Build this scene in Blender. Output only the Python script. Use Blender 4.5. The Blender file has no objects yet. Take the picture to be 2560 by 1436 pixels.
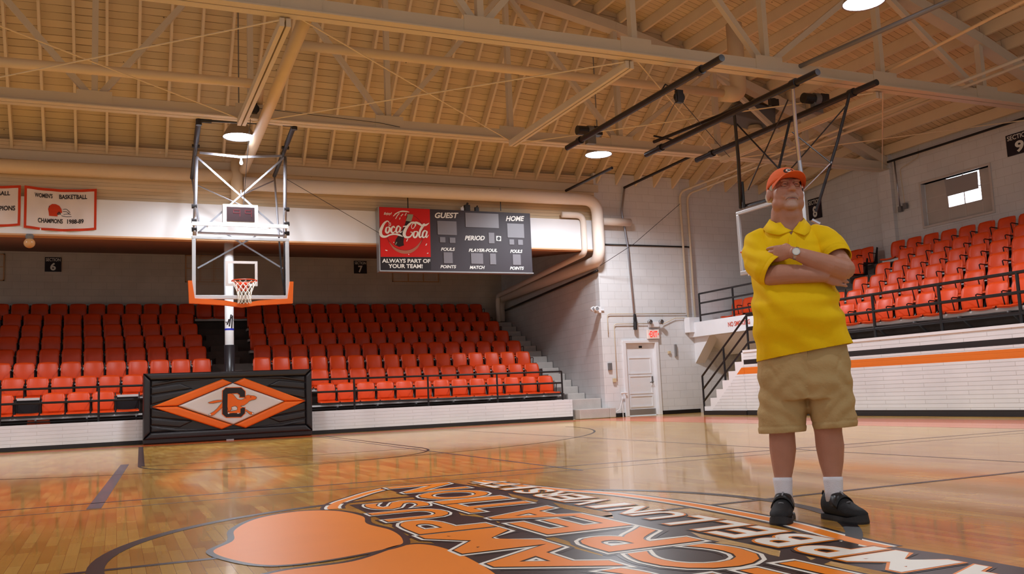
import bpy, bmesh, math, random
from mathutils import Vector, Matrix
random.seed(7)
scene = bpy.context.scene
COL = scene.collection
R_ = math.radians

# ------------------------------------------------------------------ camera
F_PX, PITCH, ROLL, YAW = 2261.9, 0.1176, -0.04326, 0.41559
CAM = Vector((-1.754, -4.515, 0.698))
_F = Vector((math.sin(YAW)*math.cos(PITCH), math.cos(YAW)*math.cos(PITCH), math.sin(PITCH)))
_R0 = Vector((math.cos(YAW), -math.sin(YAW), 0)); _U0 = _R0.cross(_F)
_R = _R0*math.cos(ROLL)+_U0*math.sin(ROLL); _U = -_R0*math.sin(ROLL)+_U0*math.cos(ROLL)
cd = bpy.data.cameras.new('camera'); cam = bpy.data.objects.new('camera', cd); COL.objects.link(cam)
m = Matrix(((_R.x, _U.x, -_F.x, CAM.x), (_R.y, _U.y, -_F.y, CAM.y), (_R.z, _U.z, -_F.z, CAM.z), (0, 0, 0, 1)))
cam.matrix_world = m
cd.sensor_width = 36; cd.sensor_fit = 'HORIZONTAL'; cd.lens = F_PX/2560*36; cd.clip_end = 200
scene.camera = cam

def at(px, py, ax, val):
    """the point of the plane (axis ax = val) that the photograph shows at pixel px, py"""
    d = _F + _R*((px-1280)/F_PX) + _U*(-(py-718)/F_PX)
    t = (val-CAM[ax])/d[ax]
    return CAM + d*t

# ------------------------------------------------------------------ world, exposure
scene.view_settings.view_transform = 'Standard'; scene.view_settings.look = 'None'
scene.view_settings.exposure = 0.94; scene.view_settings.gamma = 1
w = bpy.data.worlds.new('hall_fill'); scene.world = w; w.use_nodes = True
w.node_tree.nodes['Background'].inputs[0].default_value = (.90, .95, 1.0, 1)
w.node_tree.nodes['Background'].inputs[1].default_value = 0.27  # even ambient fill, added through the open sides of the hall

def lin(c):
    return tuple(((v/255)/12.92 if v/255 <= .04045 else ((v/255+.055)/1.055)**2.4) for v in c)

# lamp light (the fixtures are built further down by their builder)
LAMPS = [(.4, 13.1, 5.85), (8.15, 12.8, 5.95), (8.3, 5.0, 6.2), (.4, 4.6, 5.98), (-7.2, 12.9, 5.85), (-7.2, 4.6, 5.98),
         (8.3, -2.6, 5.98), (.4, -2.8, 5.98), (-7.2, -2.8, 5.98)]
LAMP_W = [800, 840, 640, 460, 700, 160, 150, 120, 100]

# ------------------------------------------------------------------ helpers
class MB:
    def __init__(s): s.v = []; s.f = []; s.mi = []; s.uv = {}
    def add(s, vs, fs, mi=0):
        o = len(s.v); s.v += [tuple(v) for v in vs]; s.f += [tuple(i+o for i in f) for f in fs]; s.mi += [mi]*len(fs); return s
    def box(s, a, b, mi=0):
        x0, x1 = sorted((a[0], b[0])); y0, y1 = sorted((a[1], b[1])); z0, z1 = sorted((a[2], b[2]))
        return s.add([(x0,y0,z0),(x1,y0,z0),(x1,y1,z0),(x0,y1,z0),(x0,y0,z1),(x1,y0,z1),(x1,y1,z1),(x0,y1,z1)],
                     [(0,3,2,1),(4,5,6,7),(0,1,5,4),(1,2,6,5),(2,3,7,6),(3,0,4,7)], mi)
    def beam(s, a, b, w, h, up=(0,0,1), mi=0):
        a = Vector(a); b = Vector(b); d = (b-a).normalized(); up = Vector(up)
        if abs(d.dot(up)) > .98: up = Vector((0,1,0))
        x = d.cross(up).normalized(); z = x.cross(d).normalized()
        vs = []
        for p in (a, b):
            for sx, sz in ((-1,-1),(1,-1),(1,1),(-1,1)): vs.append(p+x*sx*w/2+z*sz*h/2)
        return s.add(vs, [(0,1,2,3),(7,6,5,4),(0,4,5,1),(1,5,6,2),(2,6,7,3),(3,7,4,0)], mi)
    def tube(s, pts, r, n=10, cap=True, mi=0, ell=1.0, ref=None):
        pts = [Vector(p) for p in pts]; rs = r if isinstance(r, (list, tuple)) else [r]*len(pts)
        rings = []; prev = Vector(ref) if ref else None
        for i, p in enumerate(pts):
            if i == 0: d = pts[1]-p
            elif i == len(pts)-1: d = p-pts[i-1]
            else: d = (pts[i+1]-p).normalized()+(p-pts[i-1]).normalized()
            d.normalize()
            if prev is None: prev = Vector((0,0,1)) if abs(d.z) < .9 else Vector((1,0,0))
            x = prev - d*prev.dot(d)
            if x.length < 1e-4: x = d.orthogonal()
            x.normalize(); prev = x; y = d.cross(x)
            rings.append([p+x*math.cos(2*math.pi*k/n)*rs[i]+y*math.sin(2*math.pi*k/n)*rs[i]*ell for k in range(n)])
        return s.loft(rings, cap, mi)
    def loft(s, rings, cap=True, mi=0):
        n = len(rings[0]); vs = [v for r in rings for v in r]; fs = []
        for i in range(len(rings)-1):
            for k in range(n):
                k2 = (k+1) % n; fs.append((i*n+k, i*n+k2, (i+1)*n+k2, (i+1)*n+k))
        if cap: fs.append(tuple(range(n))[::-1]); fs.append(tuple((len(rings)-1)*n+k for k in range(n)))
        return s.add(vs, fs, mi)
    def ell(s, c, r, nu=16, nv=10, rot=None, mi=0):
        c = Vector(c); vs = [Vector((0,0,-1))]
        for j in range(1, nv):
            t = -math.pi/2+math.pi*j/nv
            for i in range(nu):
                a = 2*math.pi*i/nu; vs.append(Vector((math.cos(a)*math.cos(t), math.sin(a)*math.cos(t), math.sin(t))))
        vs.append(Vector((0,0,1))); fs = []
        for i in range(nu): fs.append((0, 1+(i+1) % nu, 1+i))
        for j in range(nv-2):
            for i in range(nu):
                a = 1+j*nu+i; b = 1+j*nu+(i+1) % nu; fs.append((a, b, b+nu, a+nu))
        L = 1+(nv-2)*nu
        for i in range(nu): fs.append((L+i, L+(i+1) % nu, len(vs)-1))
        out = []
        for v in vs:
            q = Vector((v.x*r[0], v.y*r[1], v.z*r[2]))
            if rot: q = rot @ q
            out.append(c+q)
        return s.add(out, fs, mi)
    def lathe(s, prof, c=(0,0,0), n=24, axis='z', mi=0, cap=False):
        rings = []
        for r, z in prof:
            rings.append([Vector(c)+(Vector((r*math.cos(2*math.pi*k/n), r*math.sin(2*math.pi*k/n), z)) if axis == 'z' else Vector((r*math.cos(2*math.pi*k/n), z, r*math.sin(2*math.pi*k/n)))) for k in range(n)])
        return s.loft(rings, cap, mi)
    def prism(s, poly, off, mi=0):
        """flat polygon of 3-D points pushed along off"""
        n = len(poly); off = Vector(off); a = [Vector(p) for p in poly]
        return s.add(a+[p+off for p in a], [tuple(range(n)), tuple(range(2*n-1, n-1, -1))]+[(k, n+k, n+(k+1) % n, (k+1) % n) for k in range(n)], mi)
    def xf(s, M):
        s.v = [tuple(M @ Vector(v)) for v in s.v]; return s
    def build(s, name, mats, parent=None, smooth=False, bevel=0, kind=None, fix=True):
        me = bpy.data.meshes.new(name); me.from_pydata(s.v, [], s.f)
        if not isinstance(mats, (list, tuple)): mats = [mats]
        for mm in mats: me.materials.append(mm)
        for p, i in zip(me.polygons, s.mi): p.material_index = i
        if fix:
            b = bmesh.new(); b.from_mesh(me); bmesh.ops.recalc_face_normals(b, faces=b.faces); b.to_mesh(me); b.free()
        if smooth:
            me.polygons.foreach_set('use_smooth', [True]*len(me.polygons))
        o = bpy.data.objects.new(name, me); COL.objects.link(o)
        if bevel:
            md = o.modifiers.new('b', 'BEVEL'); md.width = bevel; md.segments = 2; md.limit_method = 'ANGLE'
        if parent: o.parent = parent
        if kind: o['kind'] = kind
        return o

def frame_xz(mb, x0, x1, z0, z1, y0, y1, w_):
    return mb.box((x0, y0, z0), (x1, y1, z0+w_)).box((x0, y0, z1-w_), (x1, y1, z1)).box((x0, y0, z0+w_), (x0+w_, y1, z1-w_)).box((x1-w_, y0, z0+w_), (x1, y1, z1-w_))
def tag(o, label, cat=None, group=None, kind=None):
    o['label'] = label
    if cat: o['category'] = cat
    if group: o['group'] = group
    if kind: o['kind'] = kind
    return o
def empty(name, loc=(0,0,0), rz=0):
    o = bpy.data.objects.new(name, None); COL.objects.link(o); o.location = loc; o.rotation_euler = (0,0,rz); o.empty_display_size = .2
    return o
def copy_tree(o, parent=None):
    c = o.copy(); COL.objects.link(c)
    if parent is not None: c.parent = parent
    for ch in KIDS.get(o.name, []) or [k for k in o.children]:
        copy_tree(ch, c)
    return c
KIDS = {}

# ------------------------------------------------------------------ materials
def mat(name, rgb, rough=.6, metal=0, spec=.4, var=0, vscale=3, bump=0, bscale=40, coat=0, emit=None, est=1, alpha=None):
    m = bpy.data.materials.new(name); m.use_nodes = True; nt = m.node_tree; b = nt.nodes['Principled BSDF']
    c = (*lin(rgb), 1)
    b.inputs['Base Color'].default_value = c; b.inputs['Roughness'].default_value = rough; b.inputs['Metallic'].default_value = metal
    b.inputs['Specular IOR Level'].default_value = spec; b.inputs['Coat Weight'].default_value = coat
    if emit: b.inputs['Emission Color'].default_value = (*lin(emit), 1); b.inputs['Emission Strength'].default_value = est
    tc = nt.nodes.new('ShaderNodeTexCoord')
    n = nt.nodes.new('ShaderNodeTexNoise'); n.inputs['Scale'].default_value = vscale; n.inputs['Detail'].default_value = 5
    nt.links.new(tc.outputs['Object'], n.inputs['Vector'])
    mx = nt.nodes.new('ShaderNodeMix'); mx.data_type = 'RGBA'
    v = var or .04
    mx.inputs['A'].default_value = (c[0]*(1-v), c[1]*(1-v), c[2]*(1-v), 1); mx.inputs['B'].default_value = (min(1, c[0]*(1+v)), min(1, c[1]*(1+v)), min(1, c[2]*(1+v)), 1)
    nt.links.new(n.outputs['Fac'], mx.inputs['Factor']); nt.links.new(mx.outputs['Result'], b.inputs['Base Color'])
    if bump:
        n2 = nt.nodes.new('ShaderNodeTexNoise'); n2.inputs['Scale'].default_value = bscale; n2.inputs['Detail'].default_value = 4
        nt.links.new(tc.outputs['Object'], n2.inputs['Vector'])
        bp = nt.nodes.new('ShaderNodeBump'); bp.inputs['Strength'].default_value = bump; bp.inputs['Distance'].default_value = .01
        nt.links.new(n2.outputs['Fac'], bp.inputs['Height']); nt.links.new(bp.outputs['Normal'], b.inputs['Normal'])
    return m

def block_mat(name, rgb, rgb2, mortar, u, bw=.4, bh=.2, msize=.006, rough=.6, bump=.5, dirt=.1, stripes=None, uv=False):
    m = bpy.data.materials.new(name); m.use_nodes = True; nt = m.node_tree; b = nt.nodes['Principled BSDF']; L = nt.links.new
    g = nt.nodes.new('ShaderNodeNewGeometry'); sp = nt.nodes.new('ShaderNodeSeparateXYZ'); L(g.outputs['Position'], sp.inputs[0])
    cb = nt.nodes.new('ShaderNodeCombineXYZ'); L(sp.outputs[u], cb.inputs[0]); L(sp.outputs['Z'], cb.inputs[1])
    br = nt.nodes.new('ShaderNodeTexBrick'); L(cb.outputs[0], br.inputs['Vector'])
    br.inputs['Scale'].default_value = 1; br.inputs['Brick Width'].default_value = bw; br.inputs['Row Height'].default_value = bh
    br.inputs['Mortar Size'].default_value = msize; br.inputs['Mortar Smooth'].default_value = .3
    br.inputs['Color1'].default_value = (*lin(rgb), 1); br.inputs['Color2'].default_value = (*lin(rgb2), 1); br.inputs['Mortar'].default_value = (*lin(mortar), 1)
    col = br.outputs['Color']
    n = nt.nodes.new('ShaderNodeTexNoise'); n.inputs['Scale'].default_value = 1.3; n.inputs['Detail'].default_value = 7; L(g.outputs['Position'], n.inputs['Vector'])
    rm = nt.nodes.new('ShaderNodeMapRange'); rm.inputs[1].default_value = .35; rm.inputs[2].default_value = .7; rm.inputs[3].default_value = 1; rm.inputs[4].default_value = 1-dirt
    L(n.outputs['Fac'], rm.inputs[0])
    mx = nt.nodes.new('ShaderNodeMix'); mx.data_type = 'RGBA'; mx.blend_type = 'MULTIPLY'; mx.inputs['Factor'].default_value = 1
    L(col, mx.inputs['A']); L(rm.outputs[0], mx.inputs['B']); col = mx.outputs['Result']
    for z0, z1, c in (stripes or []):
        a = nt.nodes.new('ShaderNodeMath'); a.operation = 'GREATER_THAN'; a.inputs[1].default_value = z0; L(sp.outputs['Z'], a.inputs[0])
        d = nt.nodes.new('ShaderNodeMath'); d.operation = 'LESS_THAN'; d.inputs[1].default_value = z1; L(sp.outputs['Z'], d.inputs[0])
        e = nt.nodes.new('ShaderNodeMath'); e.operation = 'MULTIPLY'; L(a.outputs[0], e.inputs[0]); L(d.outputs[0], e.inputs[1])
        mz = nt.nodes.new('ShaderNodeMix'); mz.data_type = 'RGBA'; L(e.outputs[0], mz.inputs['Factor']); L(col, mz.inputs['A']); mz.inputs['B'].default_value = (*lin(c), 1); col = mz.outputs['Result']
    L(col, b.inputs['Base Color']); b.inputs['Roughness'].default_value = rough
    bp = nt.nodes.new('ShaderNodeBump'); bp.inputs['Strength'].default_value = bump; bp.inputs['Distance'].default_value = .006; bp.invert = True
    L(br.outputs['Fac'], bp.inputs['Height']); L(bp.outputs['Normal'], b.inputs['Normal'])
    return m

def board_mat(name, rgb, dark, period, rough=.8, vert=False):
    """painted tongue and groove boards: thin irregular dark joints along U, board rows counted along the V of the uv map"""
    m = bpy.data.materials.new(name); m.use_nodes = True; nt = m.node_tree; b = nt.nodes['Principled BSDF']; L = nt.links.new
    uv = nt.nodes.new('ShaderNodeUVMap'); sp = nt.nodes.new('ShaderNodeSeparateXYZ'); L(uv.outputs[0], sp.inputs[0])
    dv = nt.nodes.new('ShaderNodeMath'); dv.operation = 'DIVIDE'; dv.inputs[1].default_value = period; L(sp.outputs['Y'], dv.inputs[0])
    fr = nt.nodes.new('ShaderNodeMath'); fr.operation = 'FRACT'; L(dv.outputs[0], fr.inputs[0])
    n = nt.nodes.new('ShaderNodeTexNoise'); n.inputs['Scale'].default_value = 1.1; n.inputs['Detail'].default_value = 6; L(uv.outputs[0], n.inputs['Vector'])
    th = nt.nodes.new('ShaderNodeMapRange'); th.inputs[1].default_value = .3; th.inputs[2].default_value = .75; th.inputs[3].default_value = .015; th.inputs[4].default_value = .12; L(n.outputs['Fac'], th.inputs[0])
    lt = nt.nodes.new('ShaderNodeMath'); lt.operation = 'LESS_THAN'; L(fr.outputs[0], lt.inputs[0]); L(th.outputs[0], lt.inputs[1])
    fl = nt.nodes.new('ShaderNodeMath'); fl.operation = 'FLOOR'; L(dv.outputs[0], fl.inputs[0])
    wn = nt.nodes.new('ShaderNodeTexWhiteNoise'); wn.noise_dimensions = '1D'; L(fl.outputs[0], wn.inputs['W'])
    base = nt.nodes.new('ShaderNodeMix'); base.data_type = 'RGBA'; c = lin(rgb)
    base.inputs['A'].default_value = (c[0]*.9, c[1]*.9, c[2]*.9, 1); base.inputs['B'].default_value = (c[0]*1.06, c[1]*1.06, c[2]*1.06, 1); L(wn.outputs[0], base.inputs['Factor'])
    # knots: small dark spots
    vo = nt.nodes.new('ShaderNodeTexVoronoi'); vo.inputs['Scale'].default_value = 2.2; L(uv.outputs[0], vo.inputs['Vector'])
    kn = nt.nodes.new('ShaderNodeMath'); kn.operation = 'LESS_THAN'; kn.inputs[1].default_value = .035; L(vo.outputs['Distance'], kn.inputs[0])
    mxx = nt.nodes.new('ShaderNodeMath'); mxx.operation = 'MAXIMUM'; L(lt.outputs[0], mxx.inputs[0]); L(kn.outputs[0], mxx.inputs[1])
    sc = nt.nodes.new('ShaderNodeMath'); sc.operation = 'MULTIPLY'; sc.inputs[1].default_value = .75; L(mxx.outputs[0], sc.inputs[0])
    mx = nt.nodes.new('ShaderNodeMix'); mx.data_type = 'RGBA'; L(sc.outputs[0], mx.inputs['Factor']); L(base.outputs['Result'], mx.inputs['A']); mx.inputs['B'].default_value = (*lin(dark), 1)
    L(mx.outputs['Result'], b.inputs['Base Color']); b.inputs['Roughness'].default_value = rough
    return m

def floor_mat():
    m = bpy.data.materials.new('varnished_maple'); m.use_nodes = True; nt = m.node_tree; b = nt.nodes['Principled BSDF']; L = nt.links.new
    g = nt.nodes.new('ShaderNodeNewGeometry'); sp = nt.nodes.new('ShaderNodeSeparateXYZ'); L(g.outputs['Position'], sp.inputs[0])
    cb = nt.nodes.new('ShaderNodeCombineXYZ'); L(sp.outputs['Y'], cb.inputs[0]); L(sp.outputs['X'], cb.inputs[1])
    def brick(bw, bh, c1, c2, mo, off):
        br = nt.nodes.new('ShaderNodeTexBrick'); L(cb.outputs[0], br.inputs['Vector']); br.inputs['Scale'].default_value = 1
        br.inputs['Brick Width'].default_value = bw; br.inputs['Row Height'].default_value = bh; br.inputs['Mortar Size'].default_value = .0009
        br.inputs['Color1'].default_value = (*lin(c1), 1); br.inputs['Color2'].default_value = (*lin(c2), 1); br.inputs['Mortar'].default_value = (*lin(mo), 1)
        br.offset = off; br.inputs['Mortar Smooth'].default_value = .2; return br
    b1 = brick(.62, .058, (236,190,98), (212,156,68), (150,104,46), .37)
    b2 = brick(.41, .174, (255,255,255), (226,214,200), (245,240,235), .61)
    mx = nt.nodes.new('ShaderNodeMix'); mx.data_type = 'RGBA'; mx.blend_type = 'MULTIPLY'; mx.inputs['Factor'].default_value = 1
    L(b1.outputs['Color'], mx.inputs['A']); L(b2.outputs['Color'], mx.inputs['B'])
    mp = nt.nodes.new('ShaderNodeMapping'); mp.inputs['Scale'].default_value = (60, 2.5, 1); L(g.outputs['Position'], mp.inputs['Vector'])
    n = nt.nodes.new('ShaderNodeTexNoise'); n.inputs['Scale'].default_value = 1; n.inputs['Detail'].default_value = 5; L(mp.outputs[0], n.inputs['Vector'])
    rm = nt.nodes.new('ShaderNodeMapRange'); rm.inputs[3].default_value = .86; rm.inputs[4].default_value = 1.1; L(n.outputs['Fac'], rm.inputs[0])
    m2 = nt.nodes.new('ShaderNodeMix'); m2.data_type = 'RGBA'; m2.blend_type = 'MULTIPLY'; m2.inputs['Factor'].default_value = 1
    L(mx.outputs['Result'], m2.inputs['A']); L(rm.outputs[0], m2.inputs['B']); L(m2.outputs['Result'], b.inputs['Base Color'])
    b.inputs['Roughness'].default_value = .22; b.inputs['Specular IOR Level'].default_value = .3; b.inputs['Coat Weight'].default_value = .5; b.inputs['Coat Roughness'].default_value = .06
    n3 = nt.nodes.new('ShaderNodeTexNoise'); n3.inputs['Scale'].default_value = 9; n3.inputs['Detail'].default_value = 3; L(g.outputs['Position'], n3.inputs['Vector'])
    bp = nt.nodes.new('ShaderNodeBump'); bp.inputs['Strength'].default_value = .05; bp.inputs['Distance'].default_value = .003; L(n3.outputs['Fac'], bp.inputs['Height'])
    bq = nt.nodes.new('ShaderNodeBump'); bq.inputs['Strength'].default_value = .12; bq.inputs['Distance'].default_value = .002; bq.invert = True; L(b1.outputs['Fac'], bq.inputs['Height']); L(bp.outputs['Normal'], bq.inputs['Normal'])
    L(bq.outputs['Normal'], b.inputs['Normal']); L(bq.outputs['Normal'], b.inputs['Coat Normal'])
    return m

M = {}
M['floor'] = floor_mat()
M['ceil'] = board_mat('cream_ceiling_boards', (218,196,158), (74,56,38), .15)
M['joist'] = mat('cream_joist_paint', (226,206,174), .8, var=.06)
M['truss'] = mat('cream_truss_paint', (210,196,174), .6, var=.05)
M['siding'] = board_mat('upper_wall_siding', (222,196,160), (110,84,58), .075)
M['block_x'] = block_mat('painted_block_end', (226,225,226), (222,221,222), (204,202,202), 'X', .4, .2, .005, bump=.35)
M['block_y'] = block_mat('painted_block_side', (224,222,222), (220,218,218), (202,198,196), 'Y', .4, .2, .005, bump=.35)
M['block_back'] = block_mat('painted_block_recess', (216,202,188), (212,198,184), (192,178,164), 'X', .4, .2, .004, dirt=.14)
M['brick_x'] = block_mat('white_brick_end', (232,233,236), (228,229,232), (210,209,210), 'X', .9, .072, .005, bump=.5, stripes=[(-.01,.085,(30,26,28))])
M['brick_y'] = block_mat('white_brick_side', (232,233,236), (228,229,232), (202,200,201), 'Y', .9, .072, .006, bump=.7,
                         stripes=[(-.01,.11,(30,26,28)), (.915,1.065,(228,118,24)), (1.13,1.235,(26,20,22))])
M['white'] = mat('white_paint', (232,232,235), .55, var=.05)
M['beamwhite'] = mat('white_beam_paint', (230,228,230), .6, var=.06, vscale=1)
M['soffit'] = mat('tan_soffit', (206,158,118), .8)
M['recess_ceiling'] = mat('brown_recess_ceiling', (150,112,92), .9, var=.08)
M['concrete'] = mat('grey_concrete', (112,102,96), .85, var=.15, bump=.3)
M['concrete_l'] = mat('pale_worn_concrete', (190,182,176), .8, var=.15, vscale=5, bump=.3)
M['dark_conc'] = mat('dark_stained_concrete', (88,76,70), .85, var=.25, vscale=5, bump=.3)
M['orange'] = mat('orange_seat_plastic', (230,72,12), .44, spec=.5, var=.05, vscale=9)
M['orange_f'] = mat('faded_orange_seat_plastic', (230,92,40), .45, spec=.45, var=.08, vscale=9)
M['black'] = mat('black_paint', (30,26,27), .38, var=.1)
M['blackm'] = mat('black_seat_metal', (28,24,28), .4, metal=.2)
M['plank'] = mat('white_bench_plank', (206,200,198), .6, var=.1)
M['steel'] = mat('galvanised_steel', (176,176,184), .32, metal=.85, var=.08, vscale=8)
M['steel_w'] = mat('pale_steel', (205,205,208), .35, metal=.5)
M['duct'] = mat('cream_duct_paint', (220,196,162), .55, var=.06)
M['ductw'] = mat('white_duct_wrap', (232,218,206), .6, var=.06)
M['netw'] = mat('white_net_cord', (240,236,230), .7)
M['rim'] = mat('orange_rim_paint', (214,66,20), .35)
M['padorange'] = mat('orange_edge_padding', (232,104,22), .42)
M['padblack'] = mat('black_pad_vinyl', (40,36,39), .33, spec=.5, bump=.15, bscale=60)
M['padwhite'] = mat('white_pad_vinyl', (226,222,222), .4)
M['padlogo'] = mat('orange_pad_vinyl', (244,112,30), .38)
M['ink'] = mat('black_ink', (34,26,30), .45)
M['inkwhite'] = mat('white_ink', (238,236,230), .45)
M['tile_n'] = mat('beige_fixture', (206,186,150), .5)
M['paint_orange'] = mat('orange_floor_paint', (246,136,4), .38, spec=.22)
M['paint_black'] = mat('black_floor_paint', (40,28,30), .3, spec=.3)
M['paint_white'] = mat('white_floor_paint', (244,240,230), .38, spec=.22)
M['line_navy'] = mat('navy_court_line', (64,62,92), .3, coat=.1)
M['line_grey'] = mat('grey_court_line', (108,104,112), .3, coat=.1)
M['line_black'] = mat('black_court_line', (36,28,32), .3, coat=.1)
M['border'] = mat('orange_court_border', (226,104,40), .2, coat=.3)
M['skin'] = mat('weathered_skin', (190,136,114), .5, var=.1, vscale=22, bump=.12, bscale=120)
_nt = M['skin'].node_tree; _b = _nt.nodes['Principled BSDF']; _src = _b.inputs['Base Color'].links[0].from_socket
_tc = _nt.nodes.new('ShaderNodeTexCoord'); _vs = _nt.nodes.new('ShaderNodeVectorMath'); _vs.operation = 'DISTANCE'; _vs.inputs[1].default_value = (.030, -.100, 1.605)
_nt.links.new(_tc.outputs['Object'], _vs.inputs[0]); _mr = _nt.nodes.new('ShaderNodeMapRange'); _mr.inputs[1].default_value = .020; _mr.inputs[2].default_value = .056; _mr.inputs[3].default_value = .5; _mr.inputs[4].default_value = 0
_nt.links.new(_vs.outputs['Value'], _mr.inputs[0]); _mx = _nt.nodes.new('ShaderNodeMix'); _mx.data_type = 'RGBA'; _nt.links.new(_mr.outputs[0], _mx.inputs['Factor']); _nt.links.new(_src, _mx.inputs['A'])
_mx.inputs['B'].default_value = (*lin((196, 176, 168)), 1); _nt.links.new(_mx.outputs['Result'], _b.inputs['Base Color'])      # white stubble round the mouth
M['yellow'] = mat('yellow_pique', (250,206,16), .8, var=.04, bump=.25, bscale=350, spec=.2)
M['khaki'] = mat('khaki_twill', (190,162,114), .85, var=.1, vscale=7, bump=.3, bscale=60, spec=.2)
M['sock'] = mat('white_sock', (232,230,238), .9, bump=.3, bscale=200)
M['shoe'] = mat('black_shoe_mesh', (30,30,33), .7, bump=.3, bscale=250)
M['sole'] = mat('dark_rubber_sole', (44,42,44), .6)
M['shoegrey'] = mat('grey_shoe_piping', (140,140,144), .5)
M['cap'] = mat('orange_cap_cotton', (236,108,58), .85, var=.05, bump=.25, bscale=200)
M['hair'] = mat('white_hair', (214,208,198), .8, bump=.6, bscale=150)
M['lip'] = mat('lip_skin', (160,96,84), .5)
M['brow'] = mat('fair_eyebrow', (176,138,108), .8, bump=.5, bscale=200)
M['eyew'] = mat('eye_white', (196,184,176), .25)
M['iris'] = mat('dark_iris', (44,36,34), .2)
M['mouth'] = mat('mouth_crease', (88,48,42), .6)
M['tape'] = mat('blue_tape', (46,60,190), .5)
M['sbdark'] = mat('dark_grey_scoreboard', (58,50,56), .55)
M['sbgrey'] = mat('grey_display_window', (124,120,126), .4)
M['cokered'] = mat('red_advert_panel', (206,22,12), .35)
M['cokedark'] = mat('deep_red_disc', (160,18,12), .35)
M['bottle'] = mat('dark_bottle_print', (44,22,16), .3)
M['cap_silver'] = mat('pale_green_bottle_neck', (150,160,136), .35)
M['disc_crescent'] = mat('disc_rim_print', (176,110,86), .45)  # tan-red crescent printed along the disc's lower edge
M['clockface'] = mat('dark_clock_face', (52,38,40), .2)
M['clockseg'] = mat('unlit_red_segments', (82,36,40), .3)
M['lampglow'] = mat('lit_lamp_lens', (250,250,255), .3, emit=(236,236,255), est=9)
M['bulb'] = mat('lit_bulb', (250,250,250), .3, emit=(240,240,255), est=3)
M['exitface'] = mat('white_exit_face', (236,222,214), .4, emit=(255,190,180), est=.03)
M['exitred'] = mat('red_exit_letters', (220,50,30), .4, emit=(255,40,20), est=.45)
M['globe'] = mat('tan_globe_glass', (196,146,96), .25)
M['cloth'] = mat('white_banner_cloth', (226,212,208), .85, var=.05)
M['clothred'] = mat('red_orange_banner_hem', (200,58,22), .85)
M['signblk'] = mat('black_sign_panel', (34,24,34), .45)
M['grey_box'] = mat('grey_metal_box', (120,118,118), .5, metal=.3)
M['winglass'] = mat('daylit_window_pane', (240,244,255), .2, emit=(232,240,255), est=2.6)
M['winpaint'] = mat('painted_over_pane', (196,186,178), .6, var=.1)
M['winframe'] = mat('window_frame_paint', (206,196,190), .6)
M['curtain'] = mat('grey_window_shade', (168,160,158), .8)
M['watch'] = mat('silver_watch', (200,198,192), .25, metal=.9)
M['watchface'] = mat('white_watch_face', (236,236,230), .3)
M['motor'] = mat('black_winch_housing', (38,36,38), .4)
M['silver_dish'] = mat('lamp_reflector', (170,164,160), .35, metal=.6)
M['kick'] = mat('steel_kick_plate', (170,168,168), .35, metal=.7)
g = bpy.data.materials.new('clear_backboard_glass'); g.use_nodes = True
gb = g.node_tree.nodes['Principled BSDF']; gb.inputs['Base Color'].default_value = (.86, .9, .9, 1); gb.inputs['Roughness'].default_value = .02
gb.inputs['Transmission Weight'].default_value = 1; gb.inputs['IOR'].default_value = 1.05; gb.inputs['Alpha'].default_value = .35
M['glass'] = g

# ------------------------------------------------------------------ lettering
_gl = {}
SIDE = bpy.data.scenes.new('side')                  # empty side scene, so that working out one mesh does not re-evaluate the whole hall
def side_graph(o):
    SIDE.collection.objects.link(o); vl = SIDE.view_layers[0]; vl.update(); dg = vl.depsgraph; dg.update(); return dg
def glyph(body, offset=0.0, shear=0.0, spacing=1.0):
    k = (body, round(offset, 4), shear, spacing)
    if k in _gl: return _gl[k]
    cu = bpy.data.curves.new('lettering', 'FONT'); cu.body = body; cu.offset = offset; cu.shear = shear; cu.resolution_u = 4; cu.space_character = spacing
    o = bpy.data.objects.new('lettering', cu); dg = side_graph(o); me = bpy.data.meshes.new_from_object(o.evaluated_get(dg))
    vs = [(v.co.x, v.co.y) for v in me.vertices]; fs = [tuple(p.vertices) for p in me.polygons]
    bpy.data.objects.remove(o); bpy.data.curves.remove(cu); bpy.data.meshes.remove(me)
    _gl[k] = (vs, fs); return _gl[k]
_n = [0]
def letters(mb, body, O, ux, uy, layers, shear=0, spacing=1.0, quad=None):
    """text stretched into the box O + [0,1]*ux + [0,1]*uy ; layers = (offset, material index, lift)"""
    O = Vector(O); ux = Vector(ux); uy = Vector(uy); nrm = ux.cross(uy).normalized()
    v0, _ = glyph(body, layers[0][0], shear, spacing)
    x0 = min(v[0] for v in v0); x1 = max(v[0] for v in v0); y0 = min(v[1] for v in v0); y1 = max(v[1] for v in v0)
    for off, mi, lift in layers:
        vs, fs = glyph(body, off, shear, spacing); _n[0] = (_n[0]+1) % 5
        Q = [O+ux*((x-x0)/(x1-x0))+uy*((y-y0)/(y1-y0))+nrm*(lift+_n[0]*4e-5) for x, y in vs]
        for k, f in enumerate(fs):                   # facets a hair apart, so crossing outlines never share a plane
            mb.add([Q[i]+nrm*(k*2.5e-6) for i in f], [tuple(range(len(f)))], mi)
def smooth_pts(pts, n=6, closed=False):
    P = [Vector(p) for p in pts]; out = []; N = len(P); rng = N if closed else N-1
    for i in range(rng):
        a = P[(i-1) % N] if closed or i > 0 else P[i]; b = P[i]; c = P[(i+1) % N]; d = P[(i+2) % N] if closed or i < N-2 else P[i+1]
        for k in range(n):
            t = k/n; out.append(.5*((2*b)+(c-a)*t+(2*a-5*b+4*c-d)*t*t+(3*b-a-3*c+d)*t**3))
    if not closed: out.append(P[-1])
    return out
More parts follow.
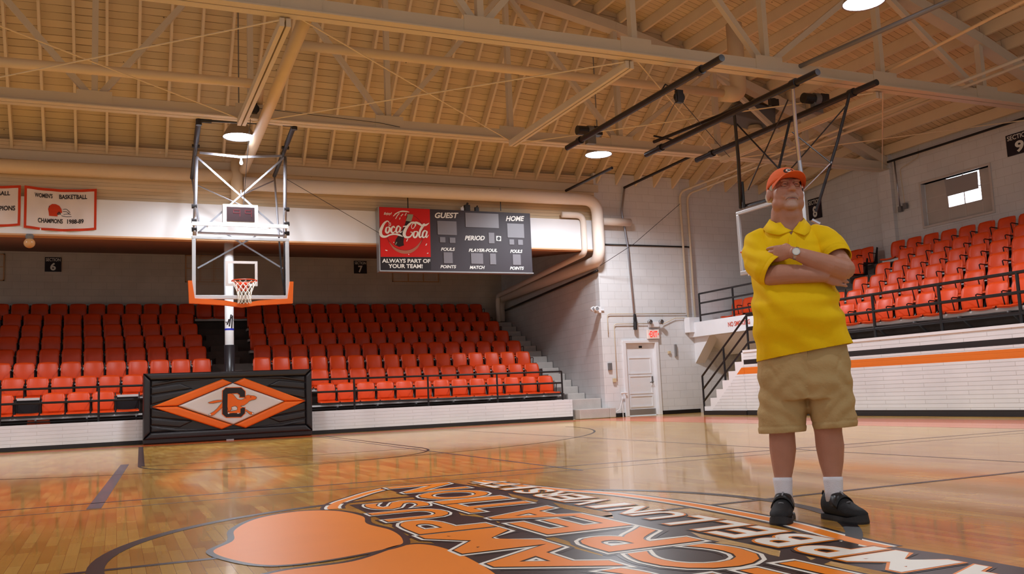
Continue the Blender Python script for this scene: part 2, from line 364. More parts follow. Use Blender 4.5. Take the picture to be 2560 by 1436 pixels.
def stroke(mb, pts, widths, nrm, lift, mi=0, n=6, eps=5e-5):
    """ribbon with changing width on a plane with the normal nrm"""
    nrm = Vector(nrm).normalized(); P = smooth_pts(pts, n); W = [widths]*len(pts) if not isinstance(widths, (list, tuple)) else widths
    L = []; R = []
    for i, p in enumerate(P):
        d = (P[min(i+1, len(P)-1)]-P[max(i-1, 0)]).normalized(); s = d.cross(nrm)
        f = i/n; j = min(int(f), len(W)-2) if len(W) > 1 else 0; ww = W[j]+(W[min(j+1, len(W)-1)]-W[j])*(f-j)
        L.append(p+s*ww/2+nrm*(lift+i*eps)); R.append(p-s*ww/2+nrm*(lift+i*eps))
    k = len(P); mb.add(L+R, [(i, i+1, k+i+1, k+i) for i in range(k-1)], mi)
def flat(mb, pts, nrm, lift, mi=0):
    from mathutils.geometry import tessellate_polygon
    nrm = Vector(nrm).normalized(); P = [Vector(p)+nrm*lift for p in pts]
    mb.add(P, [tuple(t) for t in tessellate_polygon([P])], mi)

# ================================================================== THE SETTING
YE, XS, XW, XL = 15.6, 9.55, 16.2, 11.2          # end wall plane, recess side, right wall, low right wall
def sbox(name, a, b, mt, uvf=None):
    o = MB().box(a, b).build(name, mt, kind='structure')
    if uvf:
        me = o.data; uv = me.uv_layers.new(name='UVMap')
        for lp in me.loops:
            co = me.vertices[lp.vertex_index].co; uv.data[lp.index].uv = uvf(co)
    return o
floor = sbox('floor', (-16, -9, -.2), (XW, YE+.1, 0), M['floor'])
upper = sbox('wall_end', (-16, YE, 4.98), (XS, YE+.16, 6.2), M['siding'], lambda c: (c.x, c.z))
mb = MB().box((-16, YE-.1, 4.27), (XS, YE+.16, 5.02)).box((-16, YE-.1, 4.235), (XS, YE+.16, 4.27), 1)
mb.build('trim_1', [M['beamwhite'], M['soffit']], kind='structure')
sbox('wall_end_low', (-16, YE, 0), (8.62, YE+.2, .5), M['brick_x'])
# block wall with the door
DX0, DX1, DZ = 10.22, 11.1, 1.86
mb = MB().box((XS, YE, 0), (DX0-.1, YE+.2, 6.3)).box((DX1+.1, YE, 0), (XW+.1, YE+.2, 6.3)).box((DX0-.1, YE, DZ+.08), (DX1+.1, YE+.2, 6.3))
mb.build('wall_end_block', M['block_x'], kind='structure')
sbox('baseboard_end', (DX1+.12, YE-.012, 0), (12.4, YE, .1), M['black'])
sbox('baseboard_corner', (XS+.15, YE-.012, 0), (DX0-.12, YE, .1), M['black'])
mb = MB().box((DX0-.1, YE-.05, 0), (DX0, YE+.12, DZ)).box((DX1, YE-.05, 0), (DX1+.1, YE+.12, DZ)).box((DX0-.1, YE-.05, DZ), (DX1+.1, YE+.12, DZ+.08))
mb.build('trim_2', M['white'], kind='structure', bevel=.008)
door = MB().box((DX0, YE+.06, .02), (DX1, YE+.1, DZ)).build('door_1', M['white'], kind='structure')
for k, (z0, z1) in enumerate(((.22, .52), (.56, 1.03), (1.07, 1.5))):      # recessed panels
    frame_xz(MB(), DX0+.1, DX1-.1, z0, z1, YE+.045, YE+.06, .03).build('panel_moulding', M['white'], door)
MB().box((DX0+.04, YE+.05, .03), (DX1-.04, YE+.06, .17)).build('kick_plate', M['kick'], door)
MB().box((DX1-.12, YE+.03, .82), (DX1-.08, YE+.06, 1.0)).tube([(DX1-.1, YE+.03, .86), (DX1-.1, YE-.01, .86), (DX1-.2, YE-.01, .84)], .012).build('door_handle', M['grey_box'], door)
MB().box((DX0+.44, YE+.05, 1.74), (DX0+.53, YE+.06, 1.79)).build('door_plate', M['ink'], door)

# recess: skewed side wall, back wall, sloping ceiling
mb = MB(); A = Vector((XS, YE+.2, 0)); B = Vector((10.4, 23.95, 0)); T = Vector((.25, 0, 0))
mb.add([A, B, B+T, A+T]+[p+Vector((0,0,5.6)) for p in (A, B, B+T, A+T)], [(0,3,2,1),(4,5,6,7),(0,1,5,4),(1,2,6,5),(2,3,7,6),(3,0,4,7)])
mb.build('wall_recess_side', M['block_y'], kind='structure')
sbox('wall_recess_back', (-16, 23.9, .5), (10.5, 24.1, 5.5), M['block_back'])
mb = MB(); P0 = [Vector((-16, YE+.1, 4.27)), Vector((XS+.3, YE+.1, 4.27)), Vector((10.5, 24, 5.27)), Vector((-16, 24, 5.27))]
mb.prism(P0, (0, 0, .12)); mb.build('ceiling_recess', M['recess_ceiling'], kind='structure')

# right wall with one glazed opening
WY0, WY1, WZ0, WZ1 = 9.3, 11.28, 4.3, 5.34
mb = MB()
mb.box((XW, -9, 0), (XW+.2, WY0, 6.42)).box((XW, WY1, 0), (XW+.2, YE+.2, 6.42)).box((XW, WY0, 0), (XW+.2, WY1, WZ0)).box((XW, WY0, WZ1), (XW+.2, WY1, 6.42))
mb.box((XW-.12, 12.05, 2), (XW, 12.45, 6.3)).box((XW-.12, 7.15, 2), (XW, 7.45, 6.3))      # pilasters under the trusses
mb.build('wall_right', M['block_y'], kind='structure')
win = MB().box((XW-.03, WY1-.05, WZ0), (XW+.16, WY1, WZ1)).box((XW-.03, WY0, WZ1), (XW+.16, WY1, WZ1+.05)).box((XW-.03, WY0, WZ0-.05), (XW+.16, WY1, WZ0)).box((XW-.03, WY0, WZ0), (XW+.16, WY0+.05, WZ1)).build('window_1', M['winframe'], kind='structure')
yb = [WY0+.05, 9.68, 10.14, 10.6, WY1-.05]
mb = MB()
for y in yb[1:-1]: mb.box((XW+.1, y-.012, WZ0), (XW+.13, y+.012, WZ1))
for z in (4.63, 4.97): mb.box((XW+.1, WY0, z-.01), (XW+.13, WY1, z+.01))
mb.build('window_bars', M['winframe'], win)
for j in range(4):
    for k, (z0, z1) in enumerate(((WZ0, 4.63), (4.63, 4.97), (4.97, WZ1))):
        lit = j in (1, 2) and k > 0
        if not lit: MB().box((XW+.105, yb[j]+.012, z0+.01), (XW+.12, yb[j+1]-.012, z1-.01)).build('painted_pane', M['winpaint'], win)
MB().box((XW+.15, 9.68, 4.5), (XW+.16, 10.6, WZ1)).build('daylit_pane', M['winglass'], win)
mb = MB(); mb.prism([at(2364, 470, 0, XW+.08), at(2367, 492, 0, XW+.08), at(2446, 471, 0, XW+.08), at(2443, 428, 0, XW+.08), at(2360, 450, 0, XW+.08)], (.01, 0, 0)); mb.build('window_shade', M['curtain'], win)

for n_, (px0, px1, py0, py1, cols) in enumerate(((463, 570, 640, 706, 3), (981, 1095, 640, 705, 3), (-60, 12, 635, 702, 2))):
    a = at(px0, py1, 1, 23.88); b = at(px1, py0, 1, 23.88)
    f = MB().box((a.x, 23.86, a.z), (b.x, 23.9, a.z+.03)).box((a.x, 23.86, b.z-.03), (b.x, 23.9, b.z))
    for c in range(cols+1):
        x = a.x+(b.x-a.x-.03)*c/cols; f.box((x, 23.86, a.z), (x+.03, 23.9, b.z))
    f.box((a.x, 23.87, (a.z+b.z)/2), (b.x, 23.9, (a.z+b.z)/2+.02))
    wo = f.build('window_%d' % (n_+2), M['soffit'], kind='structure')
    MB().box((a.x, 23.885, a.z), (b.x, 23.898, b.z)).build('painted_pane', M['block_back'], wo)
# low brick wall of the right hand stands and its cap
o = MB().box((XL, -9, 0), (XL+.22, 12.12, 1.4)).build('wall_right_low', M['brick_y'], kind='structure')
sbox('trim_3', (XL-.015, -9, 1.4), (XL+.26, 12.12, 1.45), M['white'])
mb = MB()
for k in range(7):                                  # white end stair
    y0 = 13.72-.255*k
    mb.box((XL+.002, 12.1, .2*k), (12.15, y0, .2*(k+1)))
mb.build('trim_4', M['white'], kind='structure')
mb = MB()
for k in range(7):                                  # brick cheek below the stair line
    pass
pl = [(XL-.006, 12.12, 1.13), (XL-.006, 12.12, .11), (XL-.006, 13.42, .11)]
MB().prism(pl, (.008, 0, 0)).build('wall_stair_cheek', M['brick_y'], kind='structure')
sbox('baseboard_stair', (XL-.02, 12.12, 0), (XL, 13.72, .1), M['black'])
# higher platform between the stair and the end wall
mb = MB().box((12.2, 11.9, 1.98), (XW, YE, 2.36)); mb.build('trim_5', M['white'], kind='structure')
mb = MB(); mb.prism([(12.35, YE, 1.98), (12.35, YE, 1.3), (12.35, 14.9, 1.98)], (.3, 0, 0)); mb.prism([(12.5, 12.3, 1.98), (12.5, YE, 1.98), (13.4, YE, 1.5), (13.4, 12.3, 1.5)], (.05, 0, .001))
mb.build('trim_6', M['beamwhite'], kind='structure')

# ------------------------------------------------------------------ roof
YA, YB, YC = 7.3, 12.2, 2.4
def zc(x): return 6.08+3.5*max(0, 1-((x-.5)/15.7)**2)
def ze(x): return 5.97
NX = [-16+.58*i for i in range(56)]
NX = [x for x in NX if x < XW+.1]+[XW+.2]
mb = MB(); uvs = []
vs = []; fs = []; uvd = []
def deck(xs, ya, yb, za, zb):
    for x0, x1 in zip(xs[:-1], xs[1:]):
        P = [(x0, ya, za(x0)), (x1, ya, za(x1)), (x1, yb, zb(x1)), (x0, yb, zb(x0))]
        i = len(vs); vs.extend(P); fs.append((i, i+1, i+2, i+3))
        L0 = math.hypot(yb-ya, zb(x0)-za(x0)); L1 = math.hypot(yb-ya, zb(x1)-za(x1))
        uvd.extend([(x0, -L0), (x1, -L1), (x1, 0), (x0, 0)])
deck(NX, YB, YE+.2, lambda x: zc(x)+.36, lambda x: ze(x)+.24)
for ya, yb in ((YA, YB), (YC, YA), (-9, YC)): deck(NX, ya, yb, lambda x: zc(x)+.36, lambda x: zc(x)+.36)
me = bpy.data.meshes.new('ceiling'); me.from_pydata(vs, [], fs); me.materials.append(M['ceil'])
uv = me.uv_layers.new(name='UVMap')
for p in me.polygons:
    for li in p.loop_indices: uv.data[li].uv = uvd[li]
ceiling = bpy.data.objects.new('ceiling', me); COL.objects.link(ceiling); ceiling['kind'] = 'structure'
md = ceiling.modifiers.new('t', 'SOLIDIFY'); md.thickness = .05; md.offset = 1
x = 5.01-.58*22
while x < XW:
    if x > -8.0: MB().beam((x, YB, zc(x)+.24), (x, YE+.1, ze(x)+.12), .05, .24, up=(0,0,1)).build('joist', M['joist'], ceiling)
    if x > 3.5: MB().beam((x, YA, zc(x)+.24), (x, YB-.01, zc(x)+.24), .06, .24).build('joist', M['joist'], ceiling)
    if x > 8.5: MB().beam((x, YC, zc(x)+.24), (x, YA-.01, zc(x)+.24), .06, .24).build('joist', M['joist'], ceiling)
    x += .58
# wall plate, and the beam over the wall pier
sbox('trim_7', (-16, YE-.06, 5.78), (XS+.1, YE, 5.97), M['truss'])

# ================================================================== COURT MARKINGS (painted on the floor)
def ring_seg(cx, cy, r, w_, a0, a1, z, n=96):
    mb = MB(); vs = []
    for i in range(n+1):
        a = a0+(a1-a0)*i/n
        vs.append((cx+(r-w_/2)*math.cos(a), cy+(r-w_/2)*math.sin(a), z)); vs.append((cx+(r+w_/2)*math.cos(a), cy+(r+w_/2)*math.sin(a), z))
    return mb.add(vs, [(2*i, 2*i+1, 2*i+3, 2*i+2) for i in range(n)])
def line(x0, y0, x1, y1, w_, mt, name='court_line', z=.0012):
    d = Vector((x1-x0, y1-y0, 0)).normalized(); s = Vector((-d.y, d.x, 0))*w_/2
    a = Vector((x0, y0, z)); b = Vector((x1, y1, z))
    MB().add([a-s, b-s, b+s, a+s], [(0,1,2,3)]).build(name, mt, floor)
line(-8, 0, 8.3, 0, .05, M['line_black'], 'half_court_line')
ring_seg(0, 0, 1.83, .075, 0, 2*math.pi, .0014).build('center_circle', M['line_black'], floor)
line(-8, 3.42, 8.3, 3.1, .035, M['line_navy']); line(-8, 2.82, 8.3, 2.78, .02, M['line_grey'])
line(2.03, 2.7, 2.03, 14.3, .03, M['line_navy']); line(4.72, -3, 4.72, 14.3, .03, M['line_grey'])
line(-1.89, 2.86, -1.63, 8.5, .1, M['line_grey']); line(-1.45, 7.8, -1.3, 14.2, .08, M['line_black'], 'lane_line'); line(2.2, 7.8, 2.2, 14.2, .05, M['line_black'], 'lane_line')
line(-1.45, 7.8, 2.2, 7.8, .04, M['line_black'], 'free_throw_line')
ring_seg(.36, 7.8, 1.83, .035, math.pi, 2*math.pi, .0014).build('free_throw_circle', M['line_black'], floor)
ring_seg(.4, 12.3, 6.15, .035, math.pi*1.02, math.pi*1.98, .0014).build('three_point_arc', M['line_black'], floor)
MB().add([(8.5, -9, .001), (10.35, -9, .001), (10.35, 14.35, .001), (8.5, 14.35, .001)], [(0,1,2,3)]).build('side_border', M['border'], floor)
MB().add([(-16, 14.35, .001), (10.35, 14.35, .001), (10.35, 15.2, .001), (-16, 15.2, .001)], [(0,1,2,3)]).build('end_border', M['border'], floor)

# centre logo: lettering that reads towards +Y, its top towards -X
def flet(name, rows, layers, mats):
    mb = MB()
    for ch, x0, x1, y0, y1 in rows:                 # x0 top edge, x1 base line, y0 left edge, y1 right edge
        letters(mb, ch, (x1, y0, 0), (0, y1-y0, 0), (x0-x1, 0, 0), layers)
    return mb.build(name, mats, floor, fix=False)
big = [('R',.20,.68,-2.66,-2.16),('E',.20,.68,-2.08,-1.62),('C',.20,.68,-1.57,-1.08),('R',.20,.68,-1.0,-.47),('E',.20,.68,-.39,.1),('A',.20,.68,.08,.62),('T',.20,.68,.66,1.14),('I',.2,.68,1.18,1.36),('O',.22,.7,1.42,1.96),('N',.22,.72,2.05,2.58)]
mid = [('C',-.34,.1,-1.84,-1.34),('A',-.34,.1,-1.3,-.62),('M',-.34,.1,-.64,-.0),('P',-.32,.1,.04,.56),('U',-.32,.1,.62,1.08),('S',-.24,.15,1.2,1.59)]
n_u = 'YTISREVINU'
small = [(c, .86, 1.12, 2.4-.272*i-.24, 2.4-.272*i) for i, c in enumerate(n_u)]
small = [(c, a, b+.0, y0+(.07 if c == 'I' else 0), y1-(.07 if c == 'I' else 0)) for c, a, b, y0, y1 in small]
small += [('L',.83,1.14,-.52,-.32),('L',.83,1.14,-.77,-.57),('E',.83,1.14,-1.04,-.82),('B',.83,1.14,-1.34,-1.09),('P',.83,1.14,-1.64,-1.39),('M',.83,1.14,-2.0,-1.68),('A',.83,1.14,-2.34,-2.05),('C',.83,1.14,-2.66,-2.4)]
small = [(c, a+.0, b, y0, y1) for c, a, b, y0, y1 in small]
LB = [(.018, 3, .0048), (.032, 2, .0038), (.060, 1, .0028), (.090, 2, .0018)]
mats4 = [M['paint_orange'], M['paint_white'], M['paint_black'], M['paint_orange']]
# dark ground behind the words
mb = MB()
mb.add([(.14, -2.9, .0009), (1.22, -2.9, .0009), (1.24, -1.9, .0009), (.76, 2.62, .0009), (.2, 2.62, .0009)], [(0,1,2,3,4)])
mb.add([(-.38, -1.95, .0010), (.16, -1.95, .0010), (.2, 1.66, .0010), (-.3, 1.66, .0010)], [(0,1,2,3)])
mb.build('logo_ground', M['paint_black'], floor)
mb = MB()                                            # bare maple that shows between the words
for q in ([(.72,.5),(.8,.78),(.84,.1),(.74,-.1)], [(.7,-1.0),(.79,-.75),(.79,-1.4),(.7,-1.5)], [(.11,-.02),(.19,.25),(.17,-.18)], [(.12,-.55),(.2,-.35),(.19,-.95),(.14,-1.05)], [(.12,.62),(.2,.95),(.2,.4)],
          [(.71,1.2),(.8,1.5),(.78,.95),(.71,.85)], [(.71,-1.7),(.79,-1.55),(.8,-2.1),(.72,-2.2)]):
    mb.add([(x_, y_, .0012) for x_, y_ in q], [tuple(range(len(q)))])
mb.build('maple_gap', M['floor'], floor)
flet('logo_word', big, LB, mats4); flet('logo_word', mid, LB, mats4)
flet('logo_word', small, [(.022, 1, .0048), (.050, 0, .0036), (.078, 2, .0022)], mats4)
# border band of the round badge
def arc3(pts, w0, mt, z, name):
    mb = MB(); stroke(mb, [(x_, y_, 0) for x_, y_ in pts], w0, (0,0,1), z, 0, 10, 0); mb.build(name, mt, floor)
band = [(.98,2.55),(1.16,1.5),(1.33,.9),(1.38,.2),(1.36,-.3),(1.31,-.85),(1.2,-1.35),(1.17,-1.6)]
arc3(band, .17, M['paint_black'], .0010, 'badge_band'); arc3(band, .115, M['paint_white'], .0013, 'badge_band'); arc3(band, .075, M['paint_orange'], .0015, 'badge_band')
band = [(.22,2.56),(.02,2.35),(-.16,2.1),(-.33,1.85),(-.42,1.62),(-.44,1.5)]
arc3(band, .16, M['paint_black'], .0010, 'badge_band'); arc3(band, .11, M['paint_white'], .0013, 'badge_band'); arc3(band, .07, M['paint_orange'], .0015, 'badge_band')
# plain painted shapes left of the words
def blob(pts, w_, z):
    P = smooth_pts([(x_, y_, 0) for x_, y_ in pts], 8, True)
    mb = MB(); flat(mb, P, (0,0,1), z, 0)
    c = [p for p in P]+[P[0]]; mb2 = MB(); k = len(c)
    Lp = []; Rp = []
    for i, p in enumerate(c):
        d = (c[(i+1) % (k-1)]-c[(i-1) % (k-1)]).normalized(); s = Vector((d.y, -d.x, 0)); Lp.append(p+s*w_*.5+Vector((0,0,z+.0002))); Rp.append(p-s*w_*.5+Vector((0,0,z+.0002)))
    mb.add(Lp+Rp, [(i, i+1, k+i+1, k+i) for i in range(k-1)], 1)
    mb.build('painted_shape', [M['paint_orange'], M['paint_black']], floor)
blob([(-1.24,-.2),(-1.33,.2),(-1.2,.52),(-1.14,.95),(-.95,1.38),(-.66,1.56),(-.44,1.4),(-.36,1.0),(-.42,.65),(-.38,.3),(-.42,-.05),(-.52,-.25),(-.85,-.4),(-1.1,-.4)], .035, .0024)
blob([(-1.3,-.72),(-1.12,-.52),(-.8,-.48),(-.5,-.22),(-.36,-.3),(-.33,-.7),(-.4,-1.3),(-.6,-1.9),(-1.2,-1.9),(-1.35,-1.2)], .035, .0022)

# ================================================================== ROOF TRUSSES
def truss(Y, x0, x1, label):
    t = empty('roof_truss', (0, Y, 5.97)); tag(t, label, 'truss', 'roof trusses'); T = Matrix.Translation((0, -Y, -5.97))
    def part(mb, n, mt=M['truss'], par=t): return mb.xf(T).build(n, mt, par)
    part(MB().box((x0, Y-.09, 5.93), (x1, Y-.07, 6.13)).box((x0, Y+.07, 5.93), (x1, Y+.09, 6.13)).box((x0, Y-.16, 5.91), (x1, Y-.015, 5.93)).box((x0, Y+.015, 5.91), (x1, Y+.16, 5.93)).box((x0, Y-.03, 5.935), (x1, Y+.03, 5.94)), 'bottom_chord')
    nodes = [.5+2.62*k for k in range(-3, 6)]
    nodes = [n for n in nodes if x0-.1 < n < x1]
    top = [(x, Y, zc(x)) for x in [x0]+nodes+[x1]]
    mb = MB()
    for a, b in zip(top[:-1], top[1:]): mb.beam(a, b, .24, .2)
    part(mb, 'top_chord')
    for i, n in enumerate(nodes):
        part(MB().beam((n, Y, 6.05), (n, Y, zc(n)), .12, .1, up=(1,0,0)), 'vertical_strut')
        part(MB().box((n-.28, Y-.1, 5.92), (n+.28, Y-.085, 6.2)), 'gusset_plate')
        k = round((n-.5)/2.62)
        if k % 2 == 1 or k % 2 == -1:
            for d in (-2.62, 2.62):
                if x0 < n+d < x1+.1: part(MB().beam((n, Y+.03, 6.05), (n+d, Y+.03, zc(n+d)), .1, .1), 'diagonal_strut')
    return t
truss(YB, -9, 16.12, 'cream steel roof truss nearer the end wall, its lower chord just above the hoop frame')
truss(YA, -9, 16.12, 'cream steel roof truss nearer the camera, crossing above the three black ceiling pipes')

def tie(x, label):
    o = MB().box((-.075, YA+.1-9.75, -.06), (-.012, YB-9.75-.1, .06)).box((.012, YA+.1-9.75, -.06), (.075, YB-.1-9.75, .06)).build('tie_beam', M['truss'])
    o.location = (x, 9.75, 5.83); return tag(o, label, 'beam', 'tie beams between the trusses')
tie(.32, 'cream double channel beam between trusses, holding the pulley above the near hoop')
tie(5.72, 'cream double channel beam between trusses, right of the main flue, no pulley')
tie(11.0, 'cream double channel beam between trusses, above the three black ceiling pipes')
rods = [(-4.9, .4), (.4, 5.75), (5.75, 11.0), (11.0, 16.0)]
nm = ['far left bay', 'bay right of the near hoop', 'bay with the black pipes', 'bay beside the right wall']
for (a, b), n_ in zip(rods, nm):
    for p, q, s in (((a, YA), (b, YB), 'slanting right'), ((b, YA), (a, YB), 'slanting left')):
        o = MB().tube([(p[0]+(.12 if p[0] < q[0] else -.12), p[1]+.12, 5.92-(.05 if 'left' in s else 0)), (q[0]+(-.12 if p[0] < q[0] else .12), q[1]-.12, 5.90-(.05 if 'left' in s else 0))], .012, 6).build('bracing_rod', M['joist'])
        tag(o, 'thin cream bracing rod %s, %s' % (s, n_), 'rod', 'roof bracing rods')

# ================================================================== DUCTS
def pipe(name, pts, r, mt, label, cat='pipe', n=18, bend=.25, group=None):
    P = [Vector(p) for p in pts]; out = [P[0]]
    for i in range(1, len(P)-1):
        a = (P[i-1]-P[i]).normalized(); b = (P[i+1]-P[i]).normalized()
        for k in range(7):
            t = k/6; out.append((1-t)**2*(P[i]+a*bend)+2*t*(1-t)*P[i]+t*t*(P[i+1]*0+P[i]+b*bend))
    out.append(P[-1])
    o = MB().tube(out, r, n).build(name, mt, smooth=True); return tag(o, label, cat, group)
pipe('flue_duct', [(.66, 7.45, 6.1), (.74, 15.1, 5.72)], .1, M['duct'], 'thick cream duct sloping down above the near hoop to the end wall', 'duct')
pipe('heating_duct', [(.9, 9.6, 6.42), (9.35, 9.6, 6.42)], .08, M['duct'], 'cream round duct running right from the thick duct under the roof', 'duct')
pipe('heating_duct', [(.66, 12.35, 6.3), (.48, 10.9, 6.17), (-9, 10.9, 6.07)], .08, M['duct'], 'cream round duct running left from the thick duct, bent at its end', 'duct', bend=.3)
pipe('heating_duct', [(9.2, 9.6, 6.42), (9.6, 9.6, 6.42), (9.6, 9.6, 7.9)], .16, M['duct'], 'short thick upright duct rising to the roof at the end of the right duct', 'duct', bend=.2)
pipe('wall_duct', [(.6, 15.35, 5.62), (-12, 15.35, 5.5)], .14, M['duct'], 'thick cream duct along the end wall left of the hoop, above the banners', 'duct')
pipe('wall_duct', [(.62, 15.3, 4.95), (.62, 15.3, 5.95)], .13, M['duct'], 'upright cream duct on the end wall behind the near hoop frame', 'duct')
pipe('wall_duct', [(.75, 15.25, 5.45), (9.42, 15.25, 5.5), (9.42, 15.25, 3.95), (10.1, 23.4, 3.9), (10.1, 23.4, 3.12)], .15, M['ductw'], 'thick white wrapped duct above the scoreboard that turns down and back into the recess', 'duct', bend=.38)
pipe('wall_duct', [(8.5, 15.42, 5.12), (9.1, 15.42, 5.12), (9.1, 15.42, 4.15), (9.85, 23.0, 3.95), (9.85, 23.0, 3.08)], .075, M['ductw'], 'slimmer white duct tucked inside the bend of the thick one', 'duct', bend=.2)
pipe('stub_duct', [(9.6, 15.38, 4.98), (10.45, 15.38, 4.98)], .1, M['ductw'], 'short white stub duct right of the big bend on block wall', 'duct')

# conduits on the block wall
def conduit(pts, r, label, mt=None, bend=.08): return pipe('conduit', pts, r, mt or M['truss'], label, 'conduit', 8, bend, 'wall conduits')
conduit([at(2620, 120, 2, 6.15), (12.12, 15.5, 5.9), (12.14, 15.5, 2.5)], .03, 'cream conduit down the block wall, left one of the pair above the platform', bend=.25)
conduit([at(2620, 136, 2, 6.15), (12.36, 15.5, 5.85), (12.36, 15.5, 2.5)], .03, 'cream conduit down the block wall, right one of the pair above the platform', bend=.25)
conduit([(10.43, 15.52, 5.95), (10.3, 15.52, 5.3), (10.42, 15.52, 4.4), (10.5, 15.52, 2.5)], .028, 'grey crooked conduit from the roof down to a black fitting above the door', M['steel'])
conduit([(9.72, 15.55, 2.1), (9.72, 15.55, 2.62), (12.1, 15.55, 2.62)], .012, 'thin white conduit bent above the door, higher of two')
conduit([(9.9, 15.55, .9), (9.9, 15.55, 2.36), (11.1, 15.55, 2.36)], .012, 'thin white conduit bent beside the door, lower of two')
conduit([(9.68, 15.57, 4.42), (12.4, 15.57, 4.42)], .02, 'thin black cable run level across the block wall', M['black'])
conduit([(11.35, 15.55, 2.34), (11.75, 15.55, 2.5), (12.1, 15.55, 2.5), (12.5, 15.55, 2.0)], .012, 'thin white conduit right of the emergency lamps')
conduit([(9.47, 15.5, 3.72), (9.50, 16.2, 3.68), (10.25, 23.3, 3.5)], .035, 'black cable bundle running back along the recess wall under the ducts', M['black'])
conduit([(16.0, 12.0, 6.08), (16.0, -8, 6.08)], .03, 'black cable along the top of right wall', M['black'])
conduit([(16.12, 11.9, 6.1), (16.12, 11.86, 4.9)], .02, 'grey conduit down the right wall pier into a box', M['steel'])
conduit([(16.12, 11.15, 6.2), (16.12, 11.15, 6.0), (16.12, 11.75, 5.85), (16.12, 11.7, 4.95)], .01, 'thin cream wire down to the box left of the window')
for p, l in (((16.13, 11.86, 4.85), 'small grey electrical box on the right wall nearest pier'), ((16.13, 11.7, 4.9), 'small cream electrical box on the right wall left of the window')):
    o = MB().box((-.04, -.05, -.07), (.04, .05, .07)).build('junction_box', M['grey_box'], bevel=.006); o.location = p; tag(o, l, 'electrical box')
o = MB().tube([(0,0,.1),(0,0,.0),(0,-.0,-.16)], [.03,.045,.045], 12).tube([(0,0,-.1),(-.02,-.02,-.3)], .05, 10).build('conduit_fitting', M['black']); o.location = (10.5, 15.5, 2.5); tag(o, 'black conduit fitting hanging at the end of grey conduit above the door', 'fitting')
o = MB().box((-.2, -.14, -.2), (.2, .1, .2)).build('cable_box', M['white'], bevel=.01); o.location = (12.25, 15.48, 2.3); tag(o, 'white metal box where the two cream conduits end beside the platform', 'electrical box')
o = MB().box((-.05, -.03, -.09), (.05, .03, .09)).build('wall_switch', M['grey_box'], bevel=.005); o.location = (9.72, 15.56, 1.28); tag(o, 'grey switch box on the white pier left of the door', 'switch')
o = MB().box((-.04, -.03, -.05), (.04, .03, .05)).build('wall_switch', M['tile_n'], bevel=.005); o.location = (9.83, 15.56, .93); tag(o, 'small beige outlet box lower on the white pier left of the door', 'outlet')
o = MB().box((-.03, -.03, -.16), (.03, .02, .16)).build('wall_plate', M['kick'], bevel=.004); o.location = (11.72, 15.57, 1.65); tag(o, 'tall steel plate on the block wall right of the door', 'plate')
o = MB().box((-.035, -.03, -.035), (.035, .02, .035)).build('wall_plate', M['tile_n'], bevel=.004); o.location = (11.52, 15.57, 1.6); tag(o, 'small beige plate on the block wall between door and steel plate', 'plate')
o = MB().tube([(0, 0, 0), (0, 0, .62)], .012, 8).tube([(.1, 0, 0), (.1, 0, .62)], .012, 8).tube([(-.04, -.02, .6), (.14, -.02, .6)], .02, 8).tube([(.0, -.03, .5), (-.12, -.05, .2), (-.35, -.03, .06)], .01, 6).build('water_pipes', M['white']); o.location = (10.0, 15.52, 0.0); tag(o, 'pair of low white pipes with a tap left of the door', 'pipe')

# exit sign, emergency lamps
t = empty('exit_sign', (11.03, 15.52, 2.08)); tag(t, 'white exit sign with red letters on the wall above the door', 'exit sign')
MB().box((-.17, -.03, -.12), (.17, .05, .12)).build('sign_box', M['exitface'], t, bevel=.006)
mb = MB(); letters(mb, 'EXIT', (-.11, -.034, -.08), (.22, 0, 0), (0, 0, .16), [(.02, 0, .001)])
for s in (-1, 1): mb.add([(s*.155, -.035, 0), (s*.125, -.035, .045), (s*.125, -.035, -.045)], [(0,1,2)])
mb.build('sign_letters', M['exitred'], t, fix=False)
t = empty('emergency_light', (11.06, 15.5, 2.33)); tag(t, 'white emergency light with two round lamp heads above the exit sign', 'emergency light')
MB().box((-.13, -.05, -.07), (.13, .08, .07)).build('battery_box', M['white'], t, bevel=.01)
for s in (-1, 1): MB().lathe([(.02, .05), (.06, .02), (.065, -.05), (.05, -.06)], (s*.17, -.07, .06), 14, 'y').tube([(s*.12, 0, .02), (s*.17, -.03, .06)], .012, 8).build('lamp_head', M['kick'], t)
t = empty('emergency_light', (9.5, 15.55, 2.72)); tag(t, 'white emergency light with twin heads on the recess corner pier', 'emergency light')
MB().box((-.02, -.0, -.02), (.14, .1, .02)).box((-.12, -.06, -.08), (.02, .06, .08)).build('battery_box', M['white'], t, bevel=.006)
for s in (-1, 1): MB().lathe([(.02, .06), (.06, .03), (.065, -.05), (.05, -.06)], (-.17-.02*s, -.05+.05*s, .02), 14, 'y').build('lamp_head', M['white'], t)

# ================================================================== SECTION SIGNS, BANNERS, GLOBE
def section(num, O, ux, uz, label):
    O = Vector(O); ux = Vector(ux); uz = Vector(uz); n = ux.cross(uz).normalized(); t = empty('section_sign', O); tag(t, label, 'sign', 'section signs')
    Z = Vector((0,0,0)); mb = MB(); mb.prism([Z, ux, ux+uz, uz], -n*.02); mb.build('sign_panel', M['signblk'], t)
    mb = MB(); letters(mb, 'SECTION', ux*.06+uz*.72, ux*.88, uz*.22, [(.012, 0, .003)]); letters(mb, num, ux*.33+uz*.08, ux*.34, uz*.54, [(.035, 0, .003)]); mb.build('sign_lettering', M['inkwhite'], t, fix=False)
section('6', (-3.6, 23.86, 4.69), (.42, 0, 0), (0, 0, .41), 'black square section 6 sign on the left of the recess back wall')
section('7', (5.25, 23.86, 4.76), (.42, 0, 0), (0, 0, .41), 'black square section 7 sign on the back wall left of scoreboard')
